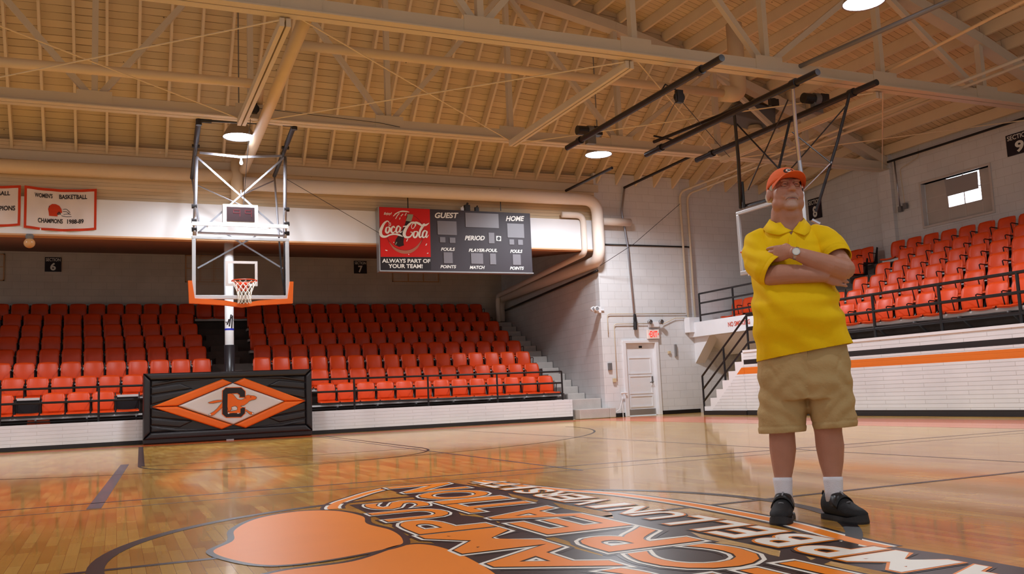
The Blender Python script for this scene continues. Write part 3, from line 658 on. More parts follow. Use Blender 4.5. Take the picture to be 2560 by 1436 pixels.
section('8', (16.17, 15.12, 5.2), (0, -.5, 0), (0, 0, .58), 'black square section 8 sign on the right wall beside the man')
section('9', (16.17, 8.85, 5.4), (0, -.62, 0), (0, 0, .47), 'black section 9 sign high on the right wall, cut by the frame')

def banner(name_lab, x0, x1, z0, z1, texts, logo):
    t = empty('banner', (x0, YE-.12, z1)); tag(t, name_lab, 'banner', 'championship banners')
    W_ = x1-x0; H_ = z1-z0; NXb, NZ = 36, 20
    def P(u, v):          # u across, v down ; top edge sags between the two corners
        sag = .045*math.sin(math.pi*u)*(1-v*.4); y = -.012*math.sin((u*9+v*3)*2.2)*(.3+v)-.008*math.sin(u*23-v*7)
        return Vector((u*W_, y, -sag-v*(H_-.02)-(0 if v < .9 else .02*math.sin(math.pi*u))))
    def patch(u0, u1, v0, v1, nu, nv, lift, mi, mb):
        vs = [P(u0+(u1-u0)*i/nu, v0+(v1-v0)*j/nv)+Vector((0, -lift, 0)) for j in range(nv+1) for i in range(nu+1)]
        mb.add(vs, [(j*(nu+1)+i, j*(nu+1)+i+1, (j+1)*(nu+1)+i+1, (j+1)*(nu+1)+i) for j in range(nv) for i in range(nu)], mi)
    mb = MB(); patch(0, 1, 0, 1, NXb, NZ, 0, 0, mb); mb.build('cloth', M['cloth'], t, smooth=True)
    mb = MB()
    for q in ((0, 1, 0, .065, 36, 2), (0, 1, .94, 1, 36, 2), (0, .035, 0, 1, 2, 20), (.965, 1, 0, 1, 2, 20)): patch(*q, .002, 0, mb)
    mb.build('hem', M['clothred'], t, smooth=True)
    for body, u0, u1, v0, v1 in texts:
        mb = MB(); gv, gf = glyph(body, .03); xa = min(v[0] for v in gv); xb = max(v[0] for v in gv); ya = min(v[1] for v in gv); yb_ = max(v[1] for v in gv)
        mb.add([P(u0+(u1-u0)*(x-xa)/(xb-xa), v1-(v1-v0)*(y-ya)/(yb_-ya))+Vector((0, -.004, 0)) for x, y in gv], gf)
        mb.build('banner_lettering', M['ink'], t, fix=False)
    if logo:
        mb = MB(); pts = [(.33+.085*math.cos(a)*1.0, .52-.13*math.sin(a)) for a in [math.pi*k/12 for k in range(13)]]
        pts = [(u+.08, v) for u, v in pts]+[(.325, .64), (.45, .66), (.5, .6)][:0]
        poly = [P(u, v)+Vector((0, -.005, 0)) for u, v in pts+[(.34, .66), (.46, .67), (.50, .56)][::1]]
        poly = [P(u, v)+Vector((0, -.005, 0)) for u, v in [(.325,.5),(.34,.42),(.38,.37),(.43,.37),(.48,.41),(.51,.49),(.52,.58),(.46,.6),(.455,.67),(.34,.66),(.335,.58)]]
        flat(mb, poly, (0,-1,0), 0); mb.build('emblem_shape', M['clothred'], t, fix=False)
        mb = MB()
        for body, u0, u1, v0, v1 in (('Big', .335, .41, .43, .51), ('South', .355, .50, .55, .63)):
            gv, gf = glyph(body, .04); xa = min(v[0] for v in gv); xb = max(v[0] for v in gv); ya = min(v[1] for v in gv); yb_ = max(v[1] for v in gv)
            mb.add([P(u0+(u1-u0)*(x-xa)/(xb-xa), v1-(v1-v0)*(y-ya)/(yb_-ya))+Vector((0, -.008, 0)) for x, y in gv], gf)
        for pl in ([(.53,.5),(.58,.49),(.63,.57)], [(.53,.55),(.58,.55),(.62,.6)], [(.54,.62),(.6,.6),(.64,.61)], [(.51,.65),(.57,.67),(.65,.66)]):
            stroke(mb, [P(u, v) for u, v in pl], .01, (0,-1,0), .006)
        mb.build('emblem_lettering', M['ink'], t, fix=False)
banner('white and red women\'s basketball champions banner, right one of two', -3.44, -2.13, 4.36, 5.24, [("WOMEN'S", .14, .385, .13, .24), ('BASKETBALL', .475, .865, .13, .24), ('CHAMPIONS', .19, .53, .73, .84), ('1988-89', .59, .82, .73, .84)], True)
banner('white and red banner cut off by the left edge of the frame', -4.85, -3.5, 4.4, 5.24, [("MEN'S", .12, .35, .13, .24), ('BASKETBALL', .45, .86, .13, .24), ('CHAMPIONS', .52, .93, .5, .62)], False)
t = empty('globe_light', (-3.33, 15.45, 4.2)); tag(t, 'tan glass globe light under the white beam at the left', 'lamp')
MB().ell((0, 0, -.13), (.105, .105, .1)).build('globe', M['globe'], t, smooth=True); MB().lathe([(.06, .05), (.08, 0), (.06, -.05)], n=16, cap=True).build('globe_holder', M['grey_box'], t)

# ================================================================== SCOREBOARD
SY = 15.28
A0 = at(947, 517, 1, SY); A1 = at(1325, 533, 1, SY); A2 = at(950, 676, 1, SY); SBX0 = A0.x; SBX1 = A1.x+.0; SBZ1 = A0.z+.0; SBZ0 = A2.z
t = empty('scoreboard', ((SBX0+SBX1)/2, SY, SBZ0)); tag(t, 'dark grey basketball scoreboard with a red drink advert, hung on the end wall', 'scoreboard')
OFF = Vector(t.location)
MB().box((SBX0-OFF.x, 0, 0), (SBX1-OFF.x, .18, SBZ1-SBZ0)).build('case', M['sbdark'], t, bevel=.006)
MB().box((SBX0-OFF.x-.02, -.012, -.03), (SBX1-OFF.x+.02, .2, 0)).box((SBX0-OFF.x-.025, -.012, 0), (SBX0-OFF.x, .2, SBZ1-SBZ0)).build('case_trim', M['kick'], t)
SQ = lambda zx, zy: (930+zx/6.095, 500+zy/6.095)
def SP(zx, zy):                                   # position on the case front from the photograph's close-up
    # bilinear in the four corners of the board, so straight edges of the board stay straight
    x0, x1 = 105, 2405; u = (zx-(105+(zy-105)*.03))/(2300+(zy-105)*.045); top = 105+(zx-105)*(200-105)/2300.; bot = 1062+(zx-135)*(1085-1062)/2320.
    v = (zy-top)/(bot-top); return Vector((SBX0+(SBX1-SBX0)*u, SY, SBZ1-(SBZ1-SBZ0)*v))-OFF
def sq(mb, pts, lift, mi=0): flat(mb, [SP(*p) for p in pts], (0,-1,0), lift, mi)
def sbtext(body, x0, y0, x1, y1, par, mt, off=.03, shear=.2, lift=.004, name='board_lettering', space=1.0):
    mb = MB(); a = SP(x0, y1); b = SP(x1, y1); c = SP(x0, y0); letters(mb, body, a+Vector((0,-lift,0)), b-a, c-a, [(off, 0, 0)], shear, space); return mb.build(name, mt, par, fix=False)
ad = MB(); sq(ad, [(110,110),(845,140),(868,862),(135,862)], .003); ad = ad.build('advert_panel', M['cokered'], t, fix=False)
mb = MB(); sq(mb, [(135,862),(868,862),(876,1052),(138,1056)], .003); mb.build('advert_caption_panel', M['ink'], t, fix=False)
mb = MB(); cx_, cy_ = 490, 500
sq(mb, [(cx_+275*math.cos(a), cy_+295*math.sin(a)) for a in [2*math.pi*k/40 for k in range(40)]], .005, 1)
sq(mb, [(cx_-5+262*math.cos(a), cy_-14+272*math.sin(a)) for a in [2*math.pi*k/40 for k in range(40)]], .006, 0)
stroke(mb, [SP(255,640), SP(330,735), SP(440,785), SP(560,780), SP(660,715), SP(730,610)], [.004,.05,.075,.075,.05,.004], (0,-1,0), .007, 2)
mb.build('advert_disc', [M['cokered'], M['cokedark'], M['disc_crescent']], ad, fix=False)
mb = MB(); sq(mb, [(520,225),(597,228),(585,255),(565,320),(540,400),(470,560),(462,640),(470,690),(400,712),(330,680),(350,600),(400,520),(470,400),(495,320),(505,250)], .009, 0)
sq(mb, [(515,218),(600,222),(592,262),(570,330),(492,318),(512,262)], .011, 1); stroke(mb, [SP(345,680), SP(365,640)], .02, (0,-1,0), .012, 1); mb.build('advert_bottle', [M['bottle'], M['cap_silver']], ad, fix=False)
mb = MB()
for q in ([(310,250),(360,205),(430,180),(540,185)], [(345,290),(370,240),(400,205)], [(330,220),(380,190),(440,170),(520,178)], [(420,250),(450,215)], [(480,240),(500,200)], [(400,300),(410,270)], [(525,590),(505,630)], [(200,760),(230,770)], [(790,690),(805,660)], [(810,810),(830,800)], [(535,820),(545,830)], [(318,640),(325,650)]):
    stroke(mb, [SP(*p) for p in q], .018, (0,-1,0), .010)
mb.build('advert_splash', M['inkwhite'], ad, fix=False)
# script name, pen strokes of changing width
S_ = lambda pts, w_: (pts, [v*.00165 for v in w_])
strokes = [
 S_([(268,345),(272,385),(250,395),(252,350),(225,325),(180,360),(145,430),(128,495),(150,550),(205,560),(260,535),(330,522),(400,535),(450,560)], [8,10,5,10,16,28,40,44,40,26,20,20,28,6]),
 S_([(232,415),(212,430),(205,480),(225,505),(250,480),(258,430),(235,412)], [12,22,30,22,26,26,12]),
 S_([(330,428),(318,405),(292,425),(282,475),(300,500),(325,490),(350,455)], [20,18,24,30,22,12,5]),
 S_([(410,420),(385,400),(362,425),(352,475),(368,498),(395,475),(415,420),(405,480),(420,495),(445,470)], [12,22,26,28,20,12,22,26,14,4]),
 S_([(452,408),(500,400)], [16,16]),
 S_([(600,440),(640,375),(600,360),(575,400),(590,440),(625,400),(620,345),(570,350),(520,400),(480,470),(470,530),(495,565),(545,565),(580,530),(585,495),(555,490)], [6,12,10,10,8,10,16,22,32,44,46,34,22,18,14,6]),
 S_([(585,355),(640,345),(690,365),(730,388),(790,380),(835,350)], [6,30,34,26,26,4]),
 S_([(642,480),(615,490),(605,540),(620,570),(650,555),(668,500),(645,475)], [12,22,30,22,26,26,12]),
 S_([(668,530),(700,490),(755,400),(770,370),(745,375),(705,460),(690,540),(705,568),(735,540)], [4,8,12,14,16,30,30,20,5]),
 S_([(800,478),(770,468),(745,500),(738,550),(755,570),(780,550),(805,480),(790,550),(803,568),(830,530)], [12,22,26,28,20,12,24,26,14,4])]
mb = MB()
for k, (pts, ws) in enumerate(strokes): stroke(mb, [SP(*p) for p in pts], ws, (0,-1,0), .014+.0004*k, 0, 7)
mb.build('advert_script', M['inkwhite'], ad, fix=False)
sbtext('Enjoy!', 175, 190, 290, 240, ad, M['inkwhite'], .03, .3, .008, 'advert_lettering')
sbtext('ALWAYS PART OF', 155, 890, 862, 950, t, M['inkwhite'], .03, 0, .006, 'advert_lettering'); sbtext('YOUR TEAM!', 245, 968, 748, 1030, t, M['inkwhite'], .03, 0, .006, 'advert_lettering')
for b_, q in (('GUEST', (922,190,1278,275)), ('HOME', (2022,240,2318,318)), ('PERIOD', (1382,538,1692,608)), ('FOULS', (1020,718,1232,768)), ('FOULS', (2103,745,2300,795)), ('POINTS', (1015,980,1255,1028)), ('POINTS', (2103,998,2330,1045)), ('PLAYER-FOUL', (1445,732,1895,782)), ('MATCH', (1465,988,1700,1036))):
    sbtext(b_, *q, t, M['inkwhite'])
for q in ((958,315,1258,532), (2040,352,2325,572), (1380,190,1912,425), (1748,492,1848,655), (1000,560,1085,642), (1148,568,1238,650), (2082,592,2163,672), (2222,597,2306,677), (1058,788,1202,955), (1478,800,1675,962), (1775,805,1880,968), (2140,815,2280,975)):
    mb = MB(); a = SP(q[0], q[1]); b = SP(q[2], q[3]); mb.box((a.x, -.012, b.z), (b.x, -.002, a.z)); mb.build('display_window', M['sbgrey'], t)
mb = MB(); sq(mb, [(1873,540),(1950,545),(1952,618),(1876,612)], .005, 0); sq(mb, [(1913+26*math.cos(a), 580+28*math.sin(a)) for a in [2*math.pi*k/20 for k in range(20)]], .007, 1); mb.build('horn_grille', [M['inkwhite'], M['ink']], t, fix=False)
mb = MB()
for zx in (545, 1965): a = SP(zx, 150); mb.tube([a+Vector((0,.1,0)), a+Vector((0,.1,.55))], .012, 6)
mb.build('hanger_chain', M['black'], t)
for zx, r in ((1430, .07), (1580, .05), (1355, .04)):
    a = SP(zx, 150)+OFF; o = MB().box((-r, -r*.7, 0), (r, r*.7, r*2.2)).tube([(0, 0, r*2), (.02, -.02, r*3)], r*.4, 8).build('horn_unit', M['motor'] if zx != 1355 else M['white'], bevel=.01); o.location = (a.x, SY+.09, SBZ1); tag(o, {1430: 'tall black horn unit on top of the scoreboard', 1580: 'low black box on top of the scoreboard right of the horn', 1355: 'small white box on top of the scoreboard left of the horn'}[zx], 'horn')

# ================================================================== LAMPS
def lamp(loc, lab, power, first=[None]):
    if first[0] is None:
        t = empty('high_bay_lamp', loc); first[0] = t
        MB().lathe([(.0, .42), (.09, .42), (.1, .3), (.13, .28), (.2, .2), (.27, .08), (.3, 0), (.31, -.01), (.29, 0), (.25, .08), (.1, .24)], n=32).build('reflector', M['silver_dish'], t, smooth=True)
        MB().lathe([(.0, -.035), (.14, -.03), (.24, -.012), (.29, .0), (.2, .03), (0, .04)], n=32).build('lens', M['lampglow'], t, smooth=True)
        MB().tube([(0, 0, .42), (0, 0, 2.68)], .012, 8).build('hook', M['grey_box'], t)
        KIDS['lamp'] = list(t.children)
    else:
        t = first[0].copy(); COL.objects.link(t); t.location = loc
        for ch in KIDS['lamp']: c = ch.copy(); COL.objects.link(c); c.parent = t
    tag(t, lab, 'lamp', 'high bay lamps')
    ld = bpy.data.lights.new('lamp_light', 'SPOT'); ld.energy = power; ld.spot_size = R_(165); ld.spot_blend = .6; ld.shadow_soft_size = .28; ld.color = (.87, .93, 1.0)
    lo = bpy.data.objects.new('lamp_light', ld); COL.objects.link(lo); lo.parent = t; lo.location = (0, 0, -.06)
    return t
LL = ['lit high bay lamp shining behind the near hoop frame', 'lit high bay lamp under the black ceiling pipes', 'lit high bay lamp at the top edge of the frame',
      'unseen high bay lamp added overhead near the camera, centre', 'unseen high bay lamp added left of the near hoop', 'unseen high bay lamp added overhead on the left', 'unseen high bay lamp added behind the camera, right', 'unseen high bay lamp added behind the camera, centre', 'unseen high bay lamp added behind the camera, left']  # this row: lamps out of view, added to light the hall
for p, l, pw in zip(LAMPS, LL, LAMP_W): lamp(p, l, pw)

# ================================================================== HOOPS
def backboard(t, pad=True):
    """local frame: board faces -Y, centre of the board bottom at the origin, floor height in z"""
    W2 = .915; zb, zt = 2.743, 3.963
    MB().box((-W2, 0, zb), (W2, .06, zb+.075)).box((-W2, 0, zt-.06), (W2, .06, zt)).box((-W2, 0, zb+.075), (-W2+.07, .06, zt-.06)).box((W2-.07, 0, zb+.075), (W2, .06, zt-.06)).build('board_frame', M['steel_w'], t, bevel=.006)
    MB().box((-W2+.065, .02, zb+.07), (W2-.065, .032, zt-.055)).build('glass_pane', M['glass'], t)
    z0 = 3.03; q = .30
    MB().box((-q, .012, z0+.41), (q, .0195, z0+.46)).box((-q, .012, z0+.02), (-q+.05, .0195, z0+.41)).box((q-.05, .012, z0+.02), (q, .0195, z0+.41)).box((-q, .012, z0-.03), (q, .0195, z0+.02)).build('target_square', M['plank'], t)
    if pad:
        P = [(-W2-.07, zb+.35), (-W2-.0, zb+.35), (-W2+.05, zb+.01), (-.3, zb-.03), (0, zb-.09), (.3, zb-.03), (W2-.05, zb+.01), (W2, zb+.35), (W2+.07, zb+.35), (W2+.05, zb-.08), (.3, zb-.12), (0, zb-.16), (-.3, zb-.12), (-W2-.05, zb-.08)]
        mb = MB(); n = 7
        mb.prism([(P[i][0], -.03, P[i][1]) for i in (0,1,2,13)], (0,.11,0)); mb.prism([(P[i][0], -.03, P[i][1]) for i in (2,3,12,13)], (0,.11,0)); mb.prism([(P[i][0], -.03, P[i][1]) for i in (3,4,11,12)], (0,.11,0))
        mb.prism([(P[i][0], -.03, P[i][1]) for i in (4,5,10,11)], (0,.11,0)); mb.prism([(P[i][0], -.03, P[i][1]) for i in (5,6,9,10)], (0,.11,0)); mb.prism([(P[i][0], -.03, P[i][1]) for i in (6,7,8,9)], (0,.11,0))
        mb.build('edge_padding', M['padorange'], t)
    rc = Vector((0, -.38, 3.05))
    ring = [(rc.x+.2286*math.cos(a), rc.y+.2286*math.sin(a), rc.z) for a in [2*math.pi*k/40 for k in range(41)]]
    mb = MB().tube(ring, .011, 10, cap=False); mb.box((-.1, -.16, 3.0), (.1, -.0, 3.012)).box((-.11, -.012, 2.9), (.11, 0, 3.06))
    mb.tube([(-.09, -.02, 2.92), (-.07, -.2, 3.03)], .01, 8).tube([(.09, -.02, 2.92), (.07, -.2, 3.03)], .01, 8)
    rim = mb.build('rim', M['rim'], t, smooth=False)
    # net: two families of cords that cross, pulled in at the waist
    prof = [(.215, 3.035), (.19, 2.97), (.16, 2.90), (.135, 2.83), (.122, 2.76), (.118, 2.69), (.128, 2.62)]
    mb = MB(); N = 12
    for k in range(N):
        for s in (-1, 1):
            pts = []
            for j, (r, z) in enumerate(prof):
                a = 2*math.pi*(k+s*j*.5)/N; pts.append((rc.x+r*math.cos(a), rc.y+r*math.sin(a), z))
            mb.tube(pts, .0045, 5)
    mb.build('net', M['netw'], rim)

HX, HY = .48, 13.5
t = empty('basketball_hoop', (HX, HY, 0)); tag(t, 'ceiling hung basketball hoop with orange padding and shot clock in front of end stands', 'basketball hoop')
backboard(t)
Tm = Matrix.Translation((-HX, -HY, 0))
def hp(mb, n, mt, **k): return mb.xf(Tm).build(n, mt, t, **k)
def hat(px, py, Y): return at(px, py, 1, Y)
Yf = HY+.16
ml = [hat(491, 392, Yf), hat(486, 586, Yf)]; mr = [hat(713, 392, Yf), hat(712, 588, Yf)]
hp(MB().tube([ml[0], (ml[1].x, Yf, 3.9)], .036, 14), 'mast', M['steel'], smooth=True); hp(MB().tube([mr[0], (mr[1].x, Yf, 3.9)], .036, 14), 'mast', M['steel'], smooth=True)
tl = hat(497, 300, 12.35); tr = hat(736, 312, 12.35); rl = hat(480, 445, 14.9); rr = hat(686, 440, 14.9)
hp(MB().tube([tl, tr], .03, 12).tube([tl+Vector((.02,0,0)), tl+Vector((.22,0,0))], .045, 12).tube([tr-Vector((.22,0,0)), tr], .045, 12), 'cross_tube', M['black'], smooth=False)
for a, b in ((tl, rl), (tr, rr)):
    hp(MB().tube([a+Vector((0,-.02,.08)), a, a.lerp(b, .35), a.lerp(b, .36), b, b], [.05, .05, .05, .042, .042, .03], 14).tube([a+Vector((0,0,-.1)), a+Vector((0,0,.14))], .055, 10).tube([a.lerp(b, .42)-Vector((.07,0,0)), a.lerp(b, .42)+Vector((.07,0,0))], .035, 8), 'swing_arm', M['black'])
for a, b in ((rl, hat(498, 560, 14.3)), (rr, hat(697, 588, 14.3))): hp(MB().tube([a, b], .022, 10), 'rear_leg', M['steel'])
hp(MB().tube([rl+Vector((0,0,-.1)), hat(606, 515, 14.6)], .014, 8), 'rear_brace', M['steel']); hp(MB().tube([rr+Vector((0,0,-.1)), hat(606, 487, 14.6), hat(570, 515, 14.6)], .014, 8), 'rear_brace', M['steel'])
c = hat(602, 484, Yf)
hp(MB().beam(ml[0], hat(706, 582, Yf), .035, .012, up=(0,1,0)), 'front_brace', M['steel']); hp(MB().beam(mr[0]+Vector((0,-.015,0)), hat(496, 582, Yf)+Vector((0,-.015,0)), .035, .012, up=(0,1,0)).tube([c+Vector((0,-.04,-.06)), c+Vector((0,-.04,.06))], .012, 8), 'front_brace', M['steel'])
mid_ = hat(601, 393, Yf-.02); hp(MB().beam(hat(499, 382, Yf-.02), mid_, .045, .02, up=(0,1,0)).beam(mid_, hat(705, 390, Yf-.02), .045, .02, up=(0,1,0)), 'top_brace', M['steel'])
hp(MB().tube([hat(494, 582, Yf-.04), hat(710, 590, Yf-.04)], .024, 12), 'lower_cross_tube', M['steel'])
for px_, pys in ((485, (516, 552, 574)), (716, (524, 560, 584))):
    for py_ in pys: hp(MB().tube([hat(px_-6, py_, Yf), hat(px_+7, py_, Yf)], .045, 10), 'clamp', M['black'])
# glass side rear cross, seen through the board
g0, g1 = hat(494, 671, 14.0), hat(640, 590, 14.0); g2, g3 = hat(560, 582, 14.0), hat(707, 672, 14.0)
hp(MB().beam(g0, g1, .03, .012, up=(0,1,0)), 'rear_cross', M['steel']); hp(MB().beam(g2, g3, .03, .012, up=(0,1,0)), 'rear_cross', M['steel'])
hp(MB().tube([hat(697, 588, 14.0), hat(703, 672, 14.0), hat(712, 738, 13.7)], .018, 10).tube([hat(712, 600, 13.85), hat(712, 735, 13.7)], .022, 10), 'rear_leg', M['black'])
cl = [hat(556, 512, Yf-.05), hat(644, 515, Yf-.05), hat(644, 564, Yf-.05), hat(556, 560, Yf-.05)]
x0, x1 = cl[0].x, cl[1].x; z1, z0 = cl[0].z, cl[3].z
sc = hp(MB().box((x0, Yf-.12, z0), (x1, Yf+.03, z1)), 'shot_clock', M['white'], bevel=.008)
MB().box((x0+.07, Yf-.127, z0+.045), (x1-.07, Yf-.12, z1-.05)).xf(Tm).build('clock_face', M['clockface'], sc)
mb = MB()
for dx in (.2, .42):
    a = Vector((x0+dx, Yf-.129, (z0+z1)/2+.02))
    mb.beam(a+Vector((0,0,.06)), a+Vector((.12,0,.06)), .002, .014).beam(a, a+Vector((.12,0,0)), .002, .014).beam(a+Vector((.12,0,-.07)), a+Vector((.12,0,.07)), .002, .014, up=(1,0,0)).beam(a+Vector((0,0,0)), a+Vector((0,0,.06)), .002, .014, up=(1,0,0))
mb.xf(Tm).build('clock_digits', M['clockseg'], sc)
hp(MB().beam(hat(480, 559, Yf-.1), hat(720, 567, Yf-.1), .05, .07), 'clock_shelf', M['white'])
hp(MB().beam(hat(517, 568, Yf-.1), hat(556, 571, Yf-.2), .02, .04).beam(hat(643, 573, Yf-.2), hat(675, 570, Yf-.1), .02, .04), 'shelf_arm', M['white'])
b = hat(603, 405, Yf-.03); hp(MB().lathe([(0, .09), (.014, .09), (.016, .04), (.03, .0), (.034, -.03), (.02, -.055), (0, -.06)], b, 14), 'light_bulb', M['bulb'], smooth=True)
# pulley under the tie beam and its cable
o = MB().tube([(0,-.02,0),(0,.02,0)], .09, 18).box((-.05,-.035,-.09),(.05,.035,.1)).tube([(0,0,.08),(-.05,0,.16),(-.08,0,.26)], .012, 6).build('pulley', M['motor'], bevel=.006)
o.location = at(636, 272, 1, 12.0); tag(o, 'black pulley block hanging from the cream tie beam above the near hoop', 'pulley')
p0 = at(627, 285, 1, 12.0); o = MB().tube([p0, at(612, 470, 1, 13.4), at(609, 512, 1, Yf)], .006, 5).build('hoist_cable', M['black']); tag(o, 'thin black cable dropping from the pulley to the shot clock', 'cable')
o = MB().tube([at(640, 270, 1, 12.0), at(948, 307, 1, 12.05), at(1000, 318, 1, 12.1)], .006, 5).build('hoist_cable', M['black']); tag(o, 'thin black cable running right from the pulley along the truss chord', 'cable')
o = MB().tube([at(716, 448, 1, 14.5), at(948, 583, 1, 15.2)], .006, 5).build('hoist_cable', M['black']); tag(o, 'thin black cable from the near hoop frame down to the scoreboard corner', 'cable')
o = MB().tube([at(1500, 665, 1, 15.3), at(1585, 610, 1, 14.6), at(1700, 510, 1, 13.4)], .007, 5).build('hoist_cable', M['black']); tag(o, 'thin black cable rising right from the duct bend across block wall', 'cable')

# side court hoop behind the man
t2 = empty('basketball_hoop', (9.1, 8.42, 0), -math.pi/2); tag(t2, 'side court basketball hoop seen from the side, partly hidden behind the man', 'basketball hoop')
t = t2; backboard(t2, pad=False)
Ti = (Matrix.Translation((9.1, 8.42, 0)) @ Matrix.Rotation(-math.pi/2, 4, 'Z')).inverted()
def h2(pts, r, n, mt, k=10): MB().tube(pts, r, k).xf(Ti).build(n, mt, t2)
X2 = 9.2
h2([at(1836, 287, 0, 8.55), at(1846, 400, 0, 8.8), at(1852, 520, 0, X2)], [.028, .034, .036], 'mast', M['black'])
h2([at(1855, 455, 0, X2-.05), at(1860, 520, 0, X2-.05)], .03, 'mast_sleeve', M['black'])
h2([at(1981, 205, 0, 8.55), at(1990, 330, 0, 8.85), at(1998, 400, 0, 9.1), at(2008, 470, 0, X2)], [.028, .034, .036, .036], 'mast', M['steel'])
h2([at(1998, 400, 0, 9.15), at(2012, 600, 0, 9.3)], .03, 'mast_sleeve', M['black'])
h2([at(2125, 232, 0, 9.8), at(2095, 350, 0, 9.8), at(2040, 530, 0, 9.6)], .026, 'rear_leg', M['black'])
h2([at(1975, 300, 0, 9.8), at(1945, 430, 0, 9.7)], .024, 'rear_leg', M['black'])
h2([at(1842, 310, 0, 8.7), at(1950, 425, 0, 8.9)], .015, 'cross_brace', M['black'])
h2([at(1970, 250, 0, 8.8), at(1870, 475, 0, 8.9)], .013, 'cross_brace', M['black'])
h2([at(1980, 330, 0, 9.0), at(2080, 410, 0, 9.5)], .012, 'cross_brace', M['black'])
h2([at(2115, 265, 0, 9.7), at(1975, 425, 0, 9.4)], .012, 'cross_brace', M['black'])
h2([at(2080, 405, 0, 9.7), at(1995, 490, 0, 9.3)], .012, 'cross_brace', M['steel'])
h2([at(1850, 518, 0, X2), at(2005, 478, 0, X2)], .03, 'lower_cross_tube', M['black'])
h2([at(2030, 550, 0, 9.4), at(2050, 560, 0, 9.5)], .03, 'bracket', M['steel'])

# black ceiling pipes that carry the side hoop
def cpipe(X, y0, y1, z, r, lab):
    o = MB().tube([(0, y0, 0), (0, y1, 0)], r, 14).tube([(0, y0+.5, 0), (0, y0+.62, 0)], r*1.35, 14).tube([(0, y1-.62, 0), (0, y1-.5, 0)], r*1.35, 14).build('ceiling_pipe', M['black'], smooth=False); o.location = (X, 0, z); tag(o, lab, 'pipe', 'black ceiling pipes'); return o
cpipe(6.6, 6.2, 11.35, 5.6, .055, 'black ceiling pipe left of the side hoop, leftmost of the three')
cpipe(8.5, 6.25, 11.4, 5.6, .055, 'black ceiling pipe holding the front masts of the side hoop')
cpipe(9.85, 6.35, 11.5, 5.6, .055, 'black ceiling pipe holding the rear legs of the side hoop')
for a, b, l in (((1415, 477), (1530, 420), 'thin dark steel tube sloping to the block wall under the right lamp'), ((1560, 470), (1740, 385), 'thin grey tube rising beside the block wall conduit')):
    p = at(*a, 1, 15.3); d = at(*b, 1, 13.2); o = MB().tube([p, d], .035, 10).build('roof_tube', M['black']); tag(o, l, 'tube')
o = MB().tube([at(1635, 355, 2, 5.75), at(1935, 235, 2, 5.75)], .035, 10).tube([at(1635, 340, 2, 5.75), at(1690, 352, 2, 5.75)], .02, 8).build('roof_tube', M['black']); tag(o, 'dark thin tube above and left of the middle ceiling pipe', 'tube')
o = MB().tube([at(1990, 170, 2, 6.1), at(2400, -10, 2, 6.1)], .04, 10).build('roof_tube', M['grey_box']); tag(o, 'long dark rail running up to the top right from the upper truss', 'tube')
for a, b, l in (((2180, 198), (2575, -5), 'pale thin roof pipe at the top right, upper one'), ((1600, 505), (2575, 140), 'cream roof pipe descending from top right to block wall, left of twin'), ((1640, 505), (2575, 152), 'cream roof pipe descending from top right to block wall, right of twin')):
    z = 6.25; o = MB().tube([at(*a, 2, z if 'upper' in l else 6.0), at(*b, 2, z if 'upper' in l else 6.0)], .028, 8).build('roof_pipe', M['duct']) if 'upper' in l else None
    if o: tag(o, l, 'pipe')
def winch(loc, lab, s=1.0, rz=0):
    t = empty('hoist_winch', loc, rz); tag(t, lab, 'winch')
    MB().tube([(-.26*s, 0, 0), (.0, 0, 0)], .1*s, 16).build('winch_motor', M['motor'], t); MB().tube([(-.02*s, 0, 0), (.1*s, 0, 0)], .12*s, 18).build('winch_drum', M['grey_box'], t)
    MB().box((.1*s, -.1*s, -.09*s), (.3*s, .1*s, .1*s)).build('gear_box', M['motor'], t, bevel=.01); MB().box((-.05*s, -.06*s, -.28*s), (.15*s, .06*s, -.08*s)).build('winch_bracket', M['grey_box'], t)
winch(at(1470, 328, 1, 11.0), 'black hoist winch on the lower end of the leftmost ceiling pipe', .95)
winch(at(2035, 248, 1, 7.9), 'black hoist winch on the rightmost ceiling pipe above the man', .95)
_p = at(1698, 243, 1, 8.0); o = MB().tube([(0,-.03,0),(0,.03,0)], .1, 16).box((-.06,-.045,-.1),(.06,.045,.12)).tube([(0,0,.1),((6.6-_p.x)*.6,0,.2),(6.6-_p.x,0,5.56-_p.z)], .016, 6).build('pulley', M['motor'], bevel=.006); o.location = _p; tag(o, 'black pulley block chained to the leftmost ceiling pipe', 'pulley')
o = MB().tube([(0,-.03,0),(0,.03,0)], .1, 16).box((-.1,-.045,-.06),(.1,.045,.08)).build('pulley', M['motor'], bevel=.006); o.location = at(1934, 258, 1, 9.0); tag(o, 'black pulley block beside the grey heater below the flue', 'pulley')
for a, b, n_ in (((1690, 252), (1650, 330), 'down left from the chained pulley to truss'), ((1705, 255), (1830, 400), 'down right from the chained pulley')):
    o = MB().tube([at(*a, 1, 8.2), at(*b, 1, 12.0)], .007, 5).build('hoist_cable', M['black']); tag(o, 'thin black cable running '+n_, 'cable')
t = empty('unit_heater', at(1872, 292, 1, 12.8)); tag(t, 'grey metal unit heater hung under the roof behind ceiling pipes', 'heater')
MB().prism([(-.62, -.3, -.1), (.55, -.3, -.28), (.6, -.3, .2), (-.35, -.3, .28), (-.62, -.3, .12)], (0, .6, 0)).build('heater_case', M['grey_box'], t, bevel=.02)
MB().lathe([(.0, 0), (.15, 0), (.19, -.1), (.0, -.11)], (.15, 0, -.22), 18).build('heater_fan', M['tile_n'], t)

